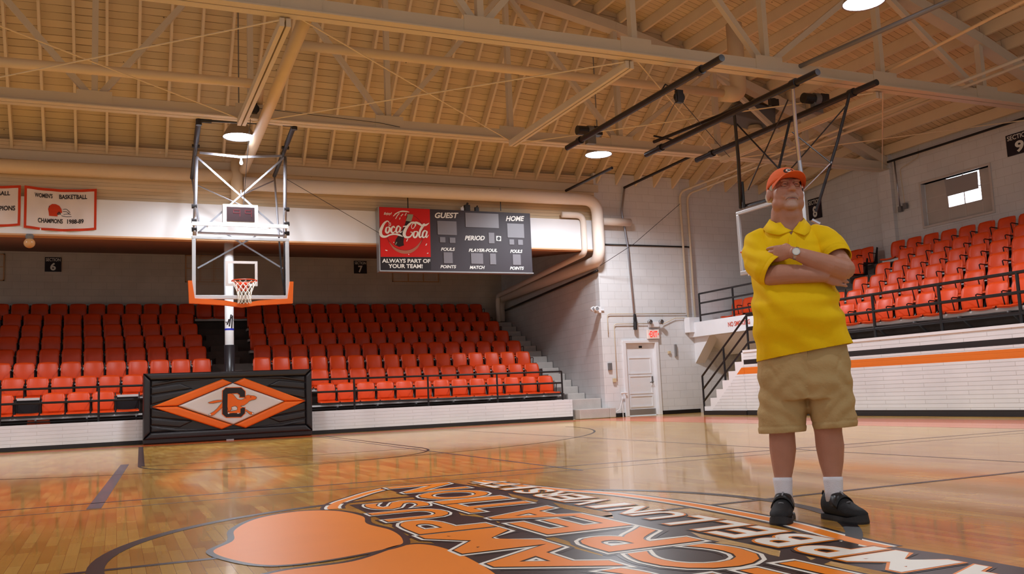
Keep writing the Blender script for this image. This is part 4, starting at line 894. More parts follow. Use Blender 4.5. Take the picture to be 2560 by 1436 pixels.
# ================================================================== STANDS
PR = dict(d=.931, r=.371, z=1.118, p=.478, Y=17.0)
XR = [8.776, 8.827, 9.007, 9.153, 9.186, 9.275, 9.356, 9.471]
XLf = [None, 1.041, .414, .388, .367, .325, .291, -1.594]
XSt = [None, 1.04, 1.17, 1.24, 1.29, 1.36, 1.40, None]
def TZ(i): return PR['z']-.46+PR['r']*i
mb = MB()
for i in range(8): mb.box((-16, PR['Y']+PR['d']*i-.14, 0), (9.05+.04*i, 23.88, TZ(i)))
mb.box((-16, YE+.205, 0.005), (8.62, 17, .27))
tag(mb.build('bleacher_terrace', M['dark_conc']), 'grey concrete terrace steps carrying the orange seats of the end stands', 'bleacher')
mb = MB()
for k in range(15):
    y0 = 16.35+.4655*k; z1 = .46+.1855*k; xs = 9.08+.046*k
    mb.box((xs+.3 if k > 0 and 0 else xs, y0, 0.005), (9.53+.1043*(y0-15.8), min(y0+.4655, 23.88) if k < 14 else 23.88, z1))
tag(mb.build('concrete_stair', M['concrete_l'], bevel=.02), 'pale worn concrete stair climbing along the recess side wall', 'stairs')
mb = MB()
for i in range(1, 7): mb.box((XLf[i]+.27 if i > 1 else .6, PR['Y']+PR['d']*i-.55, TZ(i-1)+.003), (XSt[i]-.05 if i > 1 else 1.1, PR['Y']+PR['d']*i-.145, TZ(i)-.18))
tag(mb.build('concrete_stair', M['dark_conc'], bevel=.01), 'dark concrete aisle steps behind the white post between two seat blocks', 'stairs')
mb = MB().box((8.63, YE+.17, 0.003), (9.53, YE+.73, .5)).box((8.63, YE+.73, 0.003), (9.04, 16.84, .5)).box((8.7, YE-.22, 0.003), (9.54, YE+.17, .25)).box((9.54, YE-.22, .003), (9.72, YE-.01, .25))
tag(mb.build('entry_step', M['concrete_l'], bevel=.02), 'white plastered entry step at the right end of the low brick wall', 'step')

def seat_parts(fade=False):
    t = empty('stadium_seat', (0,0,0)); W2 = .212
    # back shell: gently dished, corners rounded
    mb = MB(); nx, nz = 8, 8; H = .43
    def bp(i, j, off):
        v = j/nz; u = -1+2*i/nx; rr = 1-.16*max(0, (v-.7)/.3)**2.2-.05*max(0, (.2-v)/.2)
        x = u*W2*rr; z = .045+H*v-.018*u*u*(1 if v > .9 else 0)*((v-.9)*10)
        y = -.045*u*u+.06*v-.03*math.sin(v*3.0)
        return (x, y+off-.03, z)
    fr = [bp(i, j, 0) for j in range(nz+1) for i in range(nx+1)]; bk = [bp(i, j, .016) for j in range(nz+1) for i in range(nx+1)]; k = len(fr)
    F = [(j*(nx+1)+i, j*(nx+1)+i+1, (j+1)*(nx+1)+i+1, (j+1)*(nx+1)+i) for j in range(nz) for i in range(nx)]
    F2 = [tuple(a+k for a in f[::-1]) for f in F]
    bd = [i for i in range(nx+1)]+[j*(nx+1)+nx for j in range(1, nz+1)]+[nz*(nx+1)+i for i in range(nx-1, -1, -1)]+[j*(nx+1) for j in range(nz-1, 0, -1)]
    S = [(bd[q], bd[(q+1) % len(bd)], bd[(q+1) % len(bd)]+k, bd[q]+k) for q in range(len(bd))]
    mb.add(fr+bk, F+F2+S); back = mb.build('seat_back', M['orange_f'] if fade else M['orange'], t, smooth=True)
    mb = MB(); nx, ny = 8, 6
    def sp_(i, j, off):
        u = -1+2*i/nx; v = j/ny
        y = -.05-.40*v; z = .05+.012*u*u-.02*math.sin(v*math.pi)-.035*max(0, (v-.7)/.3)**2+(.01 if v < .1 else 0)-.012*(1-u*u)*v
        return (u*(W2+.012*v), y, z-off)
    fr = [sp_(i, j, 0) for j in range(ny+1) for i in range(nx+1)]; bk = [sp_(i, j, .03) for j in range(ny+1) for i in range(nx+1)]; k = len(fr)
    F = [(j*(nx+1)+i, j*(nx+1)+i+1, (j+1)*(nx+1)+i+1, (j+1)*(nx+1)+i) for j in range(ny) for i in range(nx)]; F2 = [tuple(a+k for a in f[::-1]) for f in F]
    bd = [i for i in range(nx+1)]+[j*(nx+1)+nx for j in range(1, ny+1)]+[ny*(nx+1)+i for i in range(nx-1, -1, -1)]+[j*(nx+1) for j in range(ny-1, 0, -1)]
    S = [(bd[q], bd[(q+1) % len(bd)], bd[(q+1) % len(bd)]+k, bd[q]+k) for q in range(len(bd))]
    mb.add(fr+bk, F+F2+S); pan = mb.build('seat_pan', M['orange'], t, smooth=True)
    mb = MB()
    mb.prism([(.222, -.09, 0), (.222, .03, 0), (.222, .045, .2), (.222, .085, .42), (.222, .05, .43), (.222, -.015, .2)], (.022, 0, 0)); mb.box((.218, -.42, .0), (.248, .0, .03)).box((.215, -.42, -.0), (.25, -.36, .03))
    fr_ = mb.build('seat_bracket', M['blackm'], t)
    arm = MB().tube([(.225, .02, .27), (.225, -.2, .285), (.225, -.235, .27), (.225, -.19, .05)], .0115, 6).build('armrest', M['blackm'], t)
    return t, back, pan, fr_, arm
PROTO, *PK = seat_parts()
PROTO.location = (0, 0, 0)
used = [False]
def frame_only(t):
    """the black carrier where the orange back shell is missing"""
    return MB().box((-.215, .01, .05), (.215, .03, .33)).box((-.215, -.02, .33), (.215, .04, .38), 1).box((-.225, -.02, .0), (-.205, .04, .36)).build('bare_back_frame', [M['blackm'], M['plank']], t)
def place_seat(loc, rz, label, group, nobk=False, nopan=False, noarm=False):
    t = PROTO.copy(); COL.objects.link(t); t.location = Vector(loc)+Vector((0, 0, .008)); t.rotation_euler = (0, 0, rz)
    for k, ch in enumerate(PK):
        if (k == 0 and nobk) or (k == 1 and nopan) or (k == 3 and noarm): continue
        c = ch.copy(); COL.objects.link(c); c.parent = t
    if nobk: frame_only(t)
    tag(t, label, 'seat', group); return t
ORD = ['first','second','third','fourth','fifth','sixth','seventh','eighth','ninth','tenth','eleventh','twelfth','thirteenth','fourteenth','fifteenth','sixteenth','seventeenth','eighteenth','nineteenth','twentieth']+['twenty-'+s for s in ('first','second','third','fourth','fifth','sixth','seventh','eighth','ninth')]+['thirtieth']+['thirty-'+s for s in ('first','second','third','fourth','fifth','sixth')]
ROW = ['front row', 'second row', 'third row', 'fourth row', 'fifth row', 'sixth row', 'seventh row', 'top row']
def inview(p, mg=60):
    d = Vector(p)-CAM; z = d.dot(_F); return z > 0 and -mg < 1280+F_PX*d.dot(_R)/z < 2560+mg
planks = []
for i in range(8):
    y = PR['Y']+PR['d']*i-.04; z = TZ(i)+.0; p = PR['p']
    # right block, counted from the stair end
    n = 0; x = XR[i]-p/2; lim = (XSt[i] if XSt[i] else 2.2) if i < 7 and i > 0 else (2.3 if i == 0 else -5.2)
    while x-p*.45 > lim:
        if inview((x, y, z)):
            if i < 7: place_seat((x, y, z), 0, 'orange seat in the %s of the end stands, %s from the right end' % (ROW[i], ORD[n]), 'end stand seats right of the aisle')
            else: place_seat((x, y, z), 0, 'orange seat in the top row of the end stands, %s from the right end' % ORD[n], 'end stand seats in the top row', )
            n += 1
        x -= p
    planks.append((x+p/2-.02 if i < 7 else -9, XR[i]+.02, y, z))
    if i < 7:
        n = 0; xe = {0: -1.26+.02}.get(i, XLf[i]); x = xe-p/2
        if i == 1: xe = .29; x = xe-p/2-.01
        lb = 'orange seat in the %s of the end stands, %s left of the %s' % (ROW[i], '%s', 'barrier' if i == 0 else 'aisle')
        if i == 0: x = -1.75+.245
        while x > -9:
            if inview((x, y, z)):
                nb = i == 0 and abs(x-(-1.505)) < .2 or i == 0 and abs(x-(-3.36)) < .2
                place_seat((x, y, z), 0, ('seat without its orange back, front row of end stands, %s left of the barrier' % ORD[n]) if nb else lb % ORD[n], 'end stand seats left of the aisle', nobk=nb); n += 1
            x -= p
        planks.append((-9, xe+.02, y, z))
grp = 'bench planks of the end stands'
for k, (x0, x1, y, z) in enumerate(planks):
    rowi = round((y+.04-PR['Y'])/PR['d']); side = 'right' if x0 > -8 else 'left'
    if rowi == 0 and side == 'right': x0 = -1.2
    t = MB().box((x0, y-.41, z-.07), (x1, y-.106, z-.0)).build('bench_plank', M['plank'], bevel=.006)
    tag(t, 'white bench plank under the orange seats, %s of the end stands, %s part' % (ROW[rowi], side if rowi < 7 else 'whole'), 'bench', grp)
    if rowi == 0:
        n_ = int((x1-max(x0, -5))/.95)
        for q in range(n_+1):
            xx = x1-.12-q*.95; MB().beam((xx, y-.48, z-.08), (xx, y-.1, z-.08), .03, .03).beam((xx, y-.4, z-.09), (xx, y-.12, z-.32), .03, .03, up=(1,0,0)).build('plank_bracket', M['grey_box'], t)
        MB().tube([(max(x0, -8), y-.45, z-.12), (x1, y-.45, z-.12)], .014, 6).build('plank_pipe', M['black'], t)
o = MB().add([(-.21,0,0),(.21,0,0),(.215,.02,.2),(.19,.03,.4),(-.19,.03,.4),(-.215,.02,.2),(-.21,.015,0),(.21,.015,0),(.215,.035,.2),(.19,.045,.4),(-.19,.045,.4),(-.215,.035,.2)], [(0,1,2,5),(5,2,3,4),(6,11,8,7),(11,10,9,8),(0,6,7,1),(1,7,8,2),(2,8,9,3),(3,9,10,4),(4,10,11,5),(5,11,6,0)]).build('fallen_seat_back', M['orange_f'], bevel=.008)
o.location = at(96, 1066, 1, 16.6); o.location.z = .29; tag(o, 'loose orange seat back lying below the bench at far left of the end stands', 'seat back')

# right hand stands
RX, RD, RR, RZ, RP = 12.0, .766, .357, 2.22, .495
def TR(i): return RZ-.46+RR*i
mb = MB()
for i in range(6): mb.box((RX+RD*i-.14, -9, 0), (XW-.01, 11.88, TR(i)))
mb.box((XL+.23, -9, 0.005), (12, 11.88, 1.39))
tag(mb.build('bleacher_terrace', M['dark_conc']), 'grey concrete terrace steps carrying the orange seats of the right stands', 'bleacher')
mb = MB()
for i in range(2, 6): mb.box((RX+RD*i-.14, 11.91, 2.365), (XW-.14, 15.55, TR(i)))
tag(mb.build('bleacher_terrace', M['dark_conc']), 'dark concrete steps on the platform behind the man, left of the right stands aisle', 'bleacher')
first = [10.59, 10.634, 10.70, 10.75, 10.766, 11.686]
ordr = lambda n: ORD[n]
for i in range(6):
    x = RX+RD*i-.04; z = TR(i); y = first[i]; n = 0; ymin = None
    while y > 2:
        if inview((x, y, z+.3), 30):
            place_seat((x, y, z), -math.pi/2, 'orange seat in the %s of the right stands, %s from the aisle' % (ROW[i] if i < 5 else 'top row', ORD[n]), 'right stand seats'); n += 1; ymin = y
        y -= RP
    t = MB().box((x-.41, -2, z-.07), (x-.106, min(first[i]+.25, 11.88), z)).build('bench_plank', M['plank'], bevel=.006); tag(t, 'white bench plank under the orange seats, %s of the right stands' % (ROW[i] if i < 5 else 'top row'), 'bench', 'bench planks of the right stands')
    if i == 0:
        for q in range(7): xx = 10.4-q*.95; MB().beam((x-.48, xx, z-.08), (x-.1, xx, z-.08), .03, .03).beam((x-.4, xx, z-.09), (x-.12, xx, z-.3), .03, .03, up=(0,1,0)).build('plank_bracket', M['grey_box'], t)
        MB().tube([(x-.45, -2, z-.13), (x-.45, first[i]+.2, z-.13)], .014, 6).build('plank_pipe', M['black'], t)
# seats left of the aisle
def rs(i, px_, py_, lab, **k):
    x = RX+RD*i-.04; y = at(px_, py_, 0, x).y; place_seat((x, y, TR(i)), -math.pi/2, lab, 'right stand seats beyond the aisle', **k)
rs(5, 2172, 640, 'orange seat right beside the aisle gap, topmost beyond the man\'s elbow')
rs(5, 2143, 645, 'orange seat in the top pair beyond the man\'s elbow, left one')
rs(4, 2147, 670, 'orange seat just right of the man\'s elbow, below the top pair')
rs(2, 1873, 748, 'orange seat on the platform touching the man\'s shirt, right of its pair')
rs(2, 1846, 752, 'orange seat on the platform left of the man, left of its pair')

# guard rails
def rail(name, pts3, posts, r, lab):
    t = empty(name, (0, 0, 0)); tag(t, lab, 'railing', 'black pipe railings')
    for a in pts3: MB().tube(a, r, 10).build('rail', M['black'], t)
    for a in posts: MB().tube(a, r, 10).build('post', M['black'], t)
    return t
rail('guard_railing', [[(-9, 15.72, z), (8.42, 15.72, z)] for z in (1.2, .92, .655)], [[(8.42-1.746*k, 15.72, .48), (8.42-1.746*k, 15.72, 1.2)] for k in range(9)], .022, 'black pipe railing along the low wall before the end stands')
rail('guard_railing', [[(11.35, 12.1, z), (11.35, -4, z)] for z in (2.27, 1.95, 1.62)], [[(11.35, 8.34+1.51*k, 1.43), (11.35, 8.34+1.51*k, 2.27)] for k in range(-7, 3)], .028, 'black pipe railing along the brick wall before the right stands')
rail('stair_railing', [[(11.35, 13.94, z), (11.35, 12.1, z+1.3), (11.35, 11.6, z+1.3)] for z in (.93, .61, .32)], [[(11.35, 13.94, 0), (11.35, 13.94, .93)], [(11.35, 13.03, .6), (11.35, 13.03, 1.57)], [(11.35, 12.1, 1.4), (11.35, 12.1, 2.23)]], .024, 'black pipe stair rail sloping up left of the man')
rail('guard_railing', [[(12.24, 15.1, z), (12.24, 12.0, z)] for z in (3.09, 2.84, 2.53)], [[(12.24, y, 2.36), (12.24, y, 3.09)] for y in (15.1, 13.69, 12.3)], .024, 'black pipe railing on the white platform left of the man')
mb = MB(); letters(mb, 'NO SMOKING', (12.195, 13.9, 2.12), (0, -.85, 0), (0, 0, .12), [(.02, 0, .002)]); o = mb.build('wall_lettering', M['exitred'], fix=False)
o.data.materials[0] = mat('red_stencil_paint', (206, 84, 60), .6); tag(o, 'red stencilled no smoking words on the white platform edge', 'lettering')

# white post behind the hoop
t = empty('support_post', (.52, 16.02, 0)); tag(t, 'white round post with black lower half standing behind the padded barrier', 'post')
MB().tube([(0, 0, .27), (0, 0, 4.27)], .095, 24).build('post_shaft', M['white'], t, smooth=True)
MB().tube([(0, 0, .27), (0, 0, 2.02)], .112, 24).build('post_padding', M['padblack'], t, smooth=True)
MB().tube([(0, 0, 2.34), (0, 0, 2.38)], .099, 24).build('post_tape', M['tape'], t)
mb = MB()
for a, b in (((-.07, 2.5), (.05, 2.62)), ((-.085, 2.52), (.09, 2.56)), ((-.01, 2.42), (.03, 2.68)), ((.04, 2.38), (.06, 2.66)), ((-.05, 2.46), (-.01, 2.58))):
    pts = [(a[0]+(b[0]-a[0])*k/5, a[1]+(b[1]-a[1])*k/5) for k in range(6)]; mb.beam((pts[0][0], -math.sqrt(max(0, .0975**2-pts[0][0]**2)), pts[0][1]), (pts[-1][0], -math.sqrt(max(0, .0975**2-pts[-1][0]**2)), pts[-1][1]), .03, .012, up=(0,1,0))
mb.build('black_tape_mark', M['ink'], t)

# ================================================================== PADDED BARRIER
PY = 15.18
BX0, BX1, BZ = -1.24, 2.12, 1.42
t = empty('padded_barrier', ((BX0+BX1)/2, PY, 0)); tag(t, 'black padded barrier with orange diamond, running camel and letter C', 'barrier')
OX = (BX0+BX1)/2; W2 = (BX1-BX0)/2
MB().box((-W2, -.02, 0), (W2, .32, BZ)).build('barrier_core', M['padblack'], t, bevel=.03)
def puff(pts, mt, name, lift=.05, par=t, inset=.022, base=-.02):
    """upholstered panel: polygon in the face plane with a soft raised middle"""
    P = [Vector((p[0], base, p[1])) for p in pts]; c = sum(P, Vector())/len(P); n = len(P)
    rings = [P]
    for f, h in ((.35, .55), (1.0, .92), (2.2, 1.0)):
        ring = []
        for i in range(n):
            a = P[i-1]; b = P[i]; d = P[(i+1) % n]; e1 = (b-a).normalized(); e2 = (d-b).normalized(); nn = Vector((-(e1.z+e2.z), 0, e1.x+e2.x))
            if nn.length < 1e-4: nn = Vector((-e1.z, 0, e1.x))
            nn.normalize(); s = max(.45, abs(nn.dot(Vector((-e1.z, 0, e1.x)))))
            if (c-b).dot(nn) < 0: nn = -nn
            q = b+nn*min(inset*f/s, (c-b).length*.8); q.y = base-lift*h; ring.append(q)
        rings.append(ring)
    mb = MB(); vs = [v for r in rings for v in r]; fs = []
    for r in range(len(rings)-1):
        for k in range(n): fs.append((r*n+k, r*n+(k+1) % n, (r+1)*n+(k+1) % n, (r+1)*n+k))
    fs.append(tuple((len(rings)-1)*n+k for k in range(n))); mb.add(vs, fs)
    return mb.build(name, mt, par, smooth=False)
def PP(zx, zy):                                     # close-up pixel -> barrier face (x, z)
    ybl = lambda u: 190+(120-190)*u; ybt = lambda u: 1175+(1060-1175)*u
    u = (zx-(85+(zy-190)*.02))/(2330+(zy-190)*.0); v = (zy-ybl(u))/(ybt(u)-ybl(u)); return ((-W2+2*W2*u), BZ*(1-v))
fx = .14
puff([(-W2, BZ), (W2, BZ), (W2-fx, BZ-fx), (-W2+fx, BZ-fx)], M['padblack'], 'border_pad', .07); puff([(-W2, .1), (-W2+fx, .1+fx), (W2-fx, .1+fx), (W2, .1)], M['padblack'], 'border_pad', .07)
puff([(-W2, BZ), (-W2+fx, BZ-fx), (-W2+fx, .1+fx), (-W2, .1)], M['padblack'], 'border_pad', .07); puff([(W2, BZ), (W2, .1), (W2-fx, .1+fx), (W2-fx, BZ-fx)], M['padblack'], 'border_pad', .07)
z0_, z1_ = .1+fx, BZ-fx; xm = W2-fx; zm = (z0_+z1_)/2
for sx in (-1, 1):
    for sz in (-1, 1):
        zc_ = z1_ if sz > 0 else z0_
        f = lambda z: zm+(z-zm) if sz > 0 else zm-(z-zm)
        h = (z1_-z0_)/2
        def Q(ax, az): return (sx*(xm-ax), zm+sz*az)
        puff([Q(0, .03), Q(0, h*.42), Q(.75, h*.62), Q(1.0, h*.55)], M['padblack'], 'quilted_pad', .035)
        puff([Q(0, h*.44), Q(0, h*.72), Q(.55, h*.86), Q(.8, h*.64)], M['padblack'], 'quilted_pad', .035)
        puff([Q(0, h*.74), Q(0, h), Q(1.25, h), Q(.5, h*.9)], M['padblack'], 'quilted_pad', .035)
L_ = lambda *q: [PP(*p) for p in q]
puff(L_((205,650),(1140,265),(1275,318),(540,638)), M['padlogo'], 'diamond_strip', .05, base=-.05); puff(L_((1290,318),(1440,250),(2325,572),(2020,578)), M['padlogo'], 'diamond_strip', .05, base=-.05)
puff(L_((2020,580),(2325,574),(1470,952),(1305,905)), M['padlogo'], 'diamond_strip', .05, base=-.05); puff(L_((205,655),(540,645),(1290,905),(1140,968)), M['padlogo'], 'diamond_strip', .05, base=-.05)
puff(L_((548,640),(1283,322),(2015,580),(1297,902)), M['padwhite'], 'emblem_pad', .055, base=-.05)
EY = -.110
def emb(mb, pts, lift, mi=0): flat(mb, [(PP(*p)[0], EY, PP(*p)[1]) for p in pts], (0,-1,0), lift, mi)
Cout = [(1185,392),(1395,388),(1450,440),(1450,520),(1378,520),(1378,490),(1345,465),(1225,470),(1210,480),(1210,720),(1370,725),(1385,700),(1385,668),(1450,668),(1450,745),(1400,795),(1195,798),(1142,752),(1142,432)]
def grow(P, g):
    n = len(P); out = []; A = sum(P[i][0]*P[(i+1) % n][1]-P[(i+1) % n][0]*P[i][1] for i in range(n)); sg = 1 if A > 0 else -1
    for i in range(n):
        a = Vector(P[i-1]).to_2d() if 0 else Vector((P[i-1][0], P[i-1][1])); b = Vector((P[i][0], P[i][1])); c = Vector((P[(i+1) % n][0], P[(i+1) % n][1]))
        e1 = (b-a).normalized(); e2 = (c-b).normalized(); nn = Vector((e1.y+e2.y, -(e1.x+e2.x)))*sg; nn.normalize(); s = max(.5, nn.dot(Vector((e1.y, -e1.x))*sg)); out.append((b.x+nn.x*g/s, b.y+nn.y*g/s))
    return out
mb = MB(); emb(mb, grow(Cout, 9), .001, 1); emb(mb, Cout, .003, 0); mb.build('letter_emblem', [M['ink'], M['padlogo']], t, fix=False)
body = [(1210,475),(1245,470),(1290,488),(1325,530),(1350,555),(1400,560),(1440,545),(1452,510),(1490,492),(1540,500),(1580,503),(1612,520),(1608,540),(1590,552),(1545,560),(1510,575),(1480,605),(1440,632),(1390,640),(1395,652),(1425,665),(1390,680),(1390,745),(1340,742),(1290,740),(1245,745),(1222,752),(1212,735),(1225,722),(1300,712),(1330,705),(1350,690),(1345,655),(1320,640),(1265,655),(1262,690),(1245,712),(1222,712),(1210,655)]
hind = [(1140,590),(1110,630),(1070,680),(1025,720),(990,740),(962,752),(960,772),(1000,774),(1030,762),(1060,735),(1110,690),(1140,655)]
tail = [(1138,562),(1080,562),(1020,572),(975,585),(948,595),(960,602),(1020,602),(1075,590),(1138,578)]
fore = [(1452,690),(1480,700),(1510,720),(1540,728),(1575,742),(1572,758),(1530,762),(1505,745),(1480,720),(1452,708)]
mb = MB()
for P_ in (body, hind, tail, fore): emb(mb, grow(P_, 4), .004, 1); emb(mb, P_, .006, 0)
emb(mb, [(1265,665),(1300,650),(1330,655),(1345,680),(1335,700),(1290,700)], .0075, 2)
for q in ([(960,750),(978,745),(990,768),(962,772)], [(1212,740),(1232,730),(1240,748),(1222,753)], [(1345,738),(1372,738),(1372,750),(1345,750)], [(1552,735),(1576,744),(1570,760),(1552,758)]): emb(mb, q, .008, 2)
emb(mb, [(1520,515),(1535,512),(1538,522),(1524,524)], .008, 1); emb(mb, [(1450,530),(1465,522),(1462,540)], .008, 1)
mb.build('camel_emblem', [M['padlogo'], M['ink'], M['padwhite']], t, fix=False)
MB().box((-.09, -.05, .0), (.06, .0, .025)).build('floor_bracket', M['kick'], t)

# ================================================================== THE MAN
PANG = .71777
person = empty('person', (1.42+.10*math.sin(PANG), -.88+.10*math.cos(PANG), 0), -PANG); person.scale = (1.012,)*3
tag(person, 'man in yellow polo, khaki shorts and orange cap, arms folded, standing on court', 'person')
def solid(mb, name, mt, parent, voxel=.008, smooth=4, fac=.5, disp=None, pre=None):
    """melt overlapping closed shapes into one continuous surface"""
    o = mb.build('tmp', mt)
    r = o.modifiers.new('r', 'REMESH'); r.mode = 'VOXEL'; r.voxel_size = voxel; r.use_smooth_shade = True
    s = o.modifiers.new('s', 'SMOOTH'); s.iterations = smooth; s.factor = fac
    COL.objects.unlink(o); dg = side_graph(o); me = bpy.data.meshes.new_from_object(o.evaluated_get(dg)); me.name = name
    old = o.data; bpy.data.objects.remove(o); bpy.data.meshes.remove(old)
    if pre:
        bm = bmesh.new(); bm.from_mesh(me); pre(bm); bm.to_mesh(me); bm.free(); me.update()
    if disp:
        cs = [(v.co.copy(), v.normal.copy()) for v in me.vertices]; out = []
        for c, n in cs: out.extend(c+disp(c, n))
        me.vertices.foreach_set('co', out); me.update()
    me.materials.clear(); me.materials.append(mt); me.polygons.foreach_set('use_smooth', [True]*len(me.polygons))
    o = bpy.data.objects.new(name, me); COL.objects.link(o); o.parent = parent; return o
def ring(cx, cy, z, rx, ry, n=28, tilt=0, p=2.0, fy=1.0, zx=0):
    out = []
    for k in range(n):
        a = 2*math.pi*k/n; c, s = math.cos(a), math.sin(a)
        x = math.copysign(abs(c)**(2/p), c)*rx; y = math.copysign(abs(s)**(2/p), s)*ry
        if y < 0: y *= fy
        out.append(Vector((cx+x, cy+y, z+tilt*x+zx*y)))
    return out
def G(v, c, s): return math.exp(-((v[0]-c[0])**2/s[0]**2+(v[1]-c[1])**2/s[1]**2+(v[2]-c[2])**2/s[2]**2))

# ---- head frame
HC = Vector((.0, -.015, 1.668)); HR = Matrix.Rotation(R_(20), 3, 'Z') @ Matrix.Rotation(R_(-9), 3, 'X') @ Matrix.Rotation(R_(2), 3, 'Y')
def hh(x, y, z): return HC+HR @ Vector((x, y, z))
b = MB()
def he(c, r, nu=20, nv=14): b.ell(hh(*c), r, nu, nv, rot=HR)
he((0, .012, .035), (.079, .097, .094), 28, 20); he((0, -.018, -.02), (.075, .076, .08), 24, 18); he((0, -.030, -.064), (.066, .058, .048)); he((0, -.062, -.096), (.036, .028, .022))
for s in (-1, 1):
    he((s*.040, -.044, -.032), (.038, .036, .046)); he((s*.050, -.022, -.070), (.032, .046, .040)); he((s*.030, -.086, .034), (.026, .013, .010))
    he((s*.046, -.062, -.004), (.02, .018, .014))
    he((s*.0125, -.1, -.021), (.0105, .012, .009)); he((s*.086, .012, -.008), (.010, .022, .034)); he((s*.081, .0, -.0), (.012, .012, .018))
    he((s*.028, -.082, -.052), (.02, .012, .018))
b.tube([hh(0, -.084, .03), hh(0, -.094, .012), hh(0, -.107, -.006), hh(0, -.113, -.017)], [.010, .0105, .013, .0145], 12); he((0, -.109, -.018), (.0155, .013, .0125))
he((0, -.088, -.045), (.024, .012, .012)); he((0, -.0905, -.0535), (.024, .0085, .0065)); he((0, -.0885, -.067), (.021, .0085, .0065)); he((0, -.08, -.082), (.022, .012, .012))
# neck, wide and thick, into the trunk
b.loft([ring(-.005, .01, 1.40, .13, .085), ring(-.005, .01, 1.46, .10, .08), ring(-.004, .008, 1.50, .084, .078), ring(-.003, .0, 1.54, .081, .080), ring(-.001, -.006, 1.58, .077, .078), ring(0, -.005, 1.62, .064, .068)])
b.ell((.004, -.034, 1.545), (.062, .048, .05))
# trunk (inside the clothes) and hips
b.loft([ring(0, .0, .84, .15, .11), ring(0, -.01, 1.0, .17, .13), ring(0, 0, 1.2, .165, .11), ring(0, .01, 1.38, .165, .09), ring(0, .012, 1.44, .12, .075)])
# arms
ELBR, ELBL = Vector((-.118, -.14, 1.215)), Vector((.250, -.110, 1.236))
b.tube([(-.155, .01, 1.42), (-.162, -.05, 1.34), (-.14, -.11, 1.255), ELBR+Vector((-.0, .0, -.0))], [.055, .052, .05, .046], 16)
b.tube([(-.135, -.13, 1.235), (-.10, -.165, 1.222), (-.05, -.2, 1.222), (.02, -.222, 1.217), (.09, -.222, 1.207), (.135, -.21, 1.2), (.165, -.198, 1.196)], [.042, .052, .052, .047, .04, .033, .03], 18, ell=1.05)
b.tube([(.155, .01, 1.42), (.19, -.04, 1.36), (.225, -.085, 1.29), ELBL], [.055, .052, .052, .05], 16)
b.tube([ELBL+Vector((.01, .005, -.0)), (.225, -.15, 1.232), (.17, -.205, 1.25), (.11, -.238, 1.275), (.065, -.25, 1.297), (.03, -.252, 1.313), (.005, -.248, 1.322)], [.050, .058, .053, .044, .037, .032, .030], 18, ell=1.05)
# hands: palm, four fingers, thumb. left hand lies on the right biceps, right hand under the left arm
def hand(base, d, side, nrm, curl=1.0, s=1.0, tuck=True):
    base = Vector(base); d = Vector(d).normalized(); side = Vector(side); side = (side-d*side.dot(d)).normalized(); n = Vector(nrm); n = (n-d*n.dot(d)-side*n.dot(side)).normalized()
    P = lambda a, c, h: base+d*a*s+side*c*s+n*h*s
    rings = []
    for a, w_, h in ((-.01, .027, .021), (.02, .035, .0185), (.05, .042, .0165), (.08, .043, .0145), (.092, .041, .011)):
        rings.append([P(a, w_*math.cos(2*math.pi*k/16), h*math.sin(2*math.pi*k/16)) for k in range(16)])
    b.loft(rings)
    for c, ln, r in ((-.032, .062, .0078), (-.0115, .074, .0086), (.0105, .08, .0088), (.0315, .07, .0084)):
        pts = [P(.075, c, -.002), P(.09+.0, c*1.02, .001)]; a = .09; h = 0
        ang = 0
        for q, f in enumerate((.42, .32, .26)):
            ang += curl*(.32, .5, .45)[q]; a += ln*f*math.cos(ang); h -= ln*f*math.sin(ang); pts.append(P(a, c*1.04, h))
        b.tube(pts, [r*1.02*s, r*1.08*s, r*1.02*s, r*.95*s, r*.7*s], 10); b.ell(pts[-1], (r*.72*s,)*3, 8, 6)
    pts = [P(.012, .026, -.006), P(.034, .038, -.018), P(.058, .036, -.027), P(.080, .026, -.031)] if tuck else [P(.012, .028, -.004), P(.035, .052, -.010), P(.06, .062, -.016), P(.082, .058, -.022)]; b.tube(pts, [.0135*s, .0115*s, .0105*s, .0075*s], 10); b.ell(pts[-1], (.0076*s,)*3, 8, 6)
hand((.002, -.246, 1.326), (-.84, .53, .03), (0, .0, 1), (-.55, -.83, .0), .6)
hand((.150, -.200, 1.197), (.82, .56, -.10), (0, 0, 1), (.5, -.85, 0), .5)
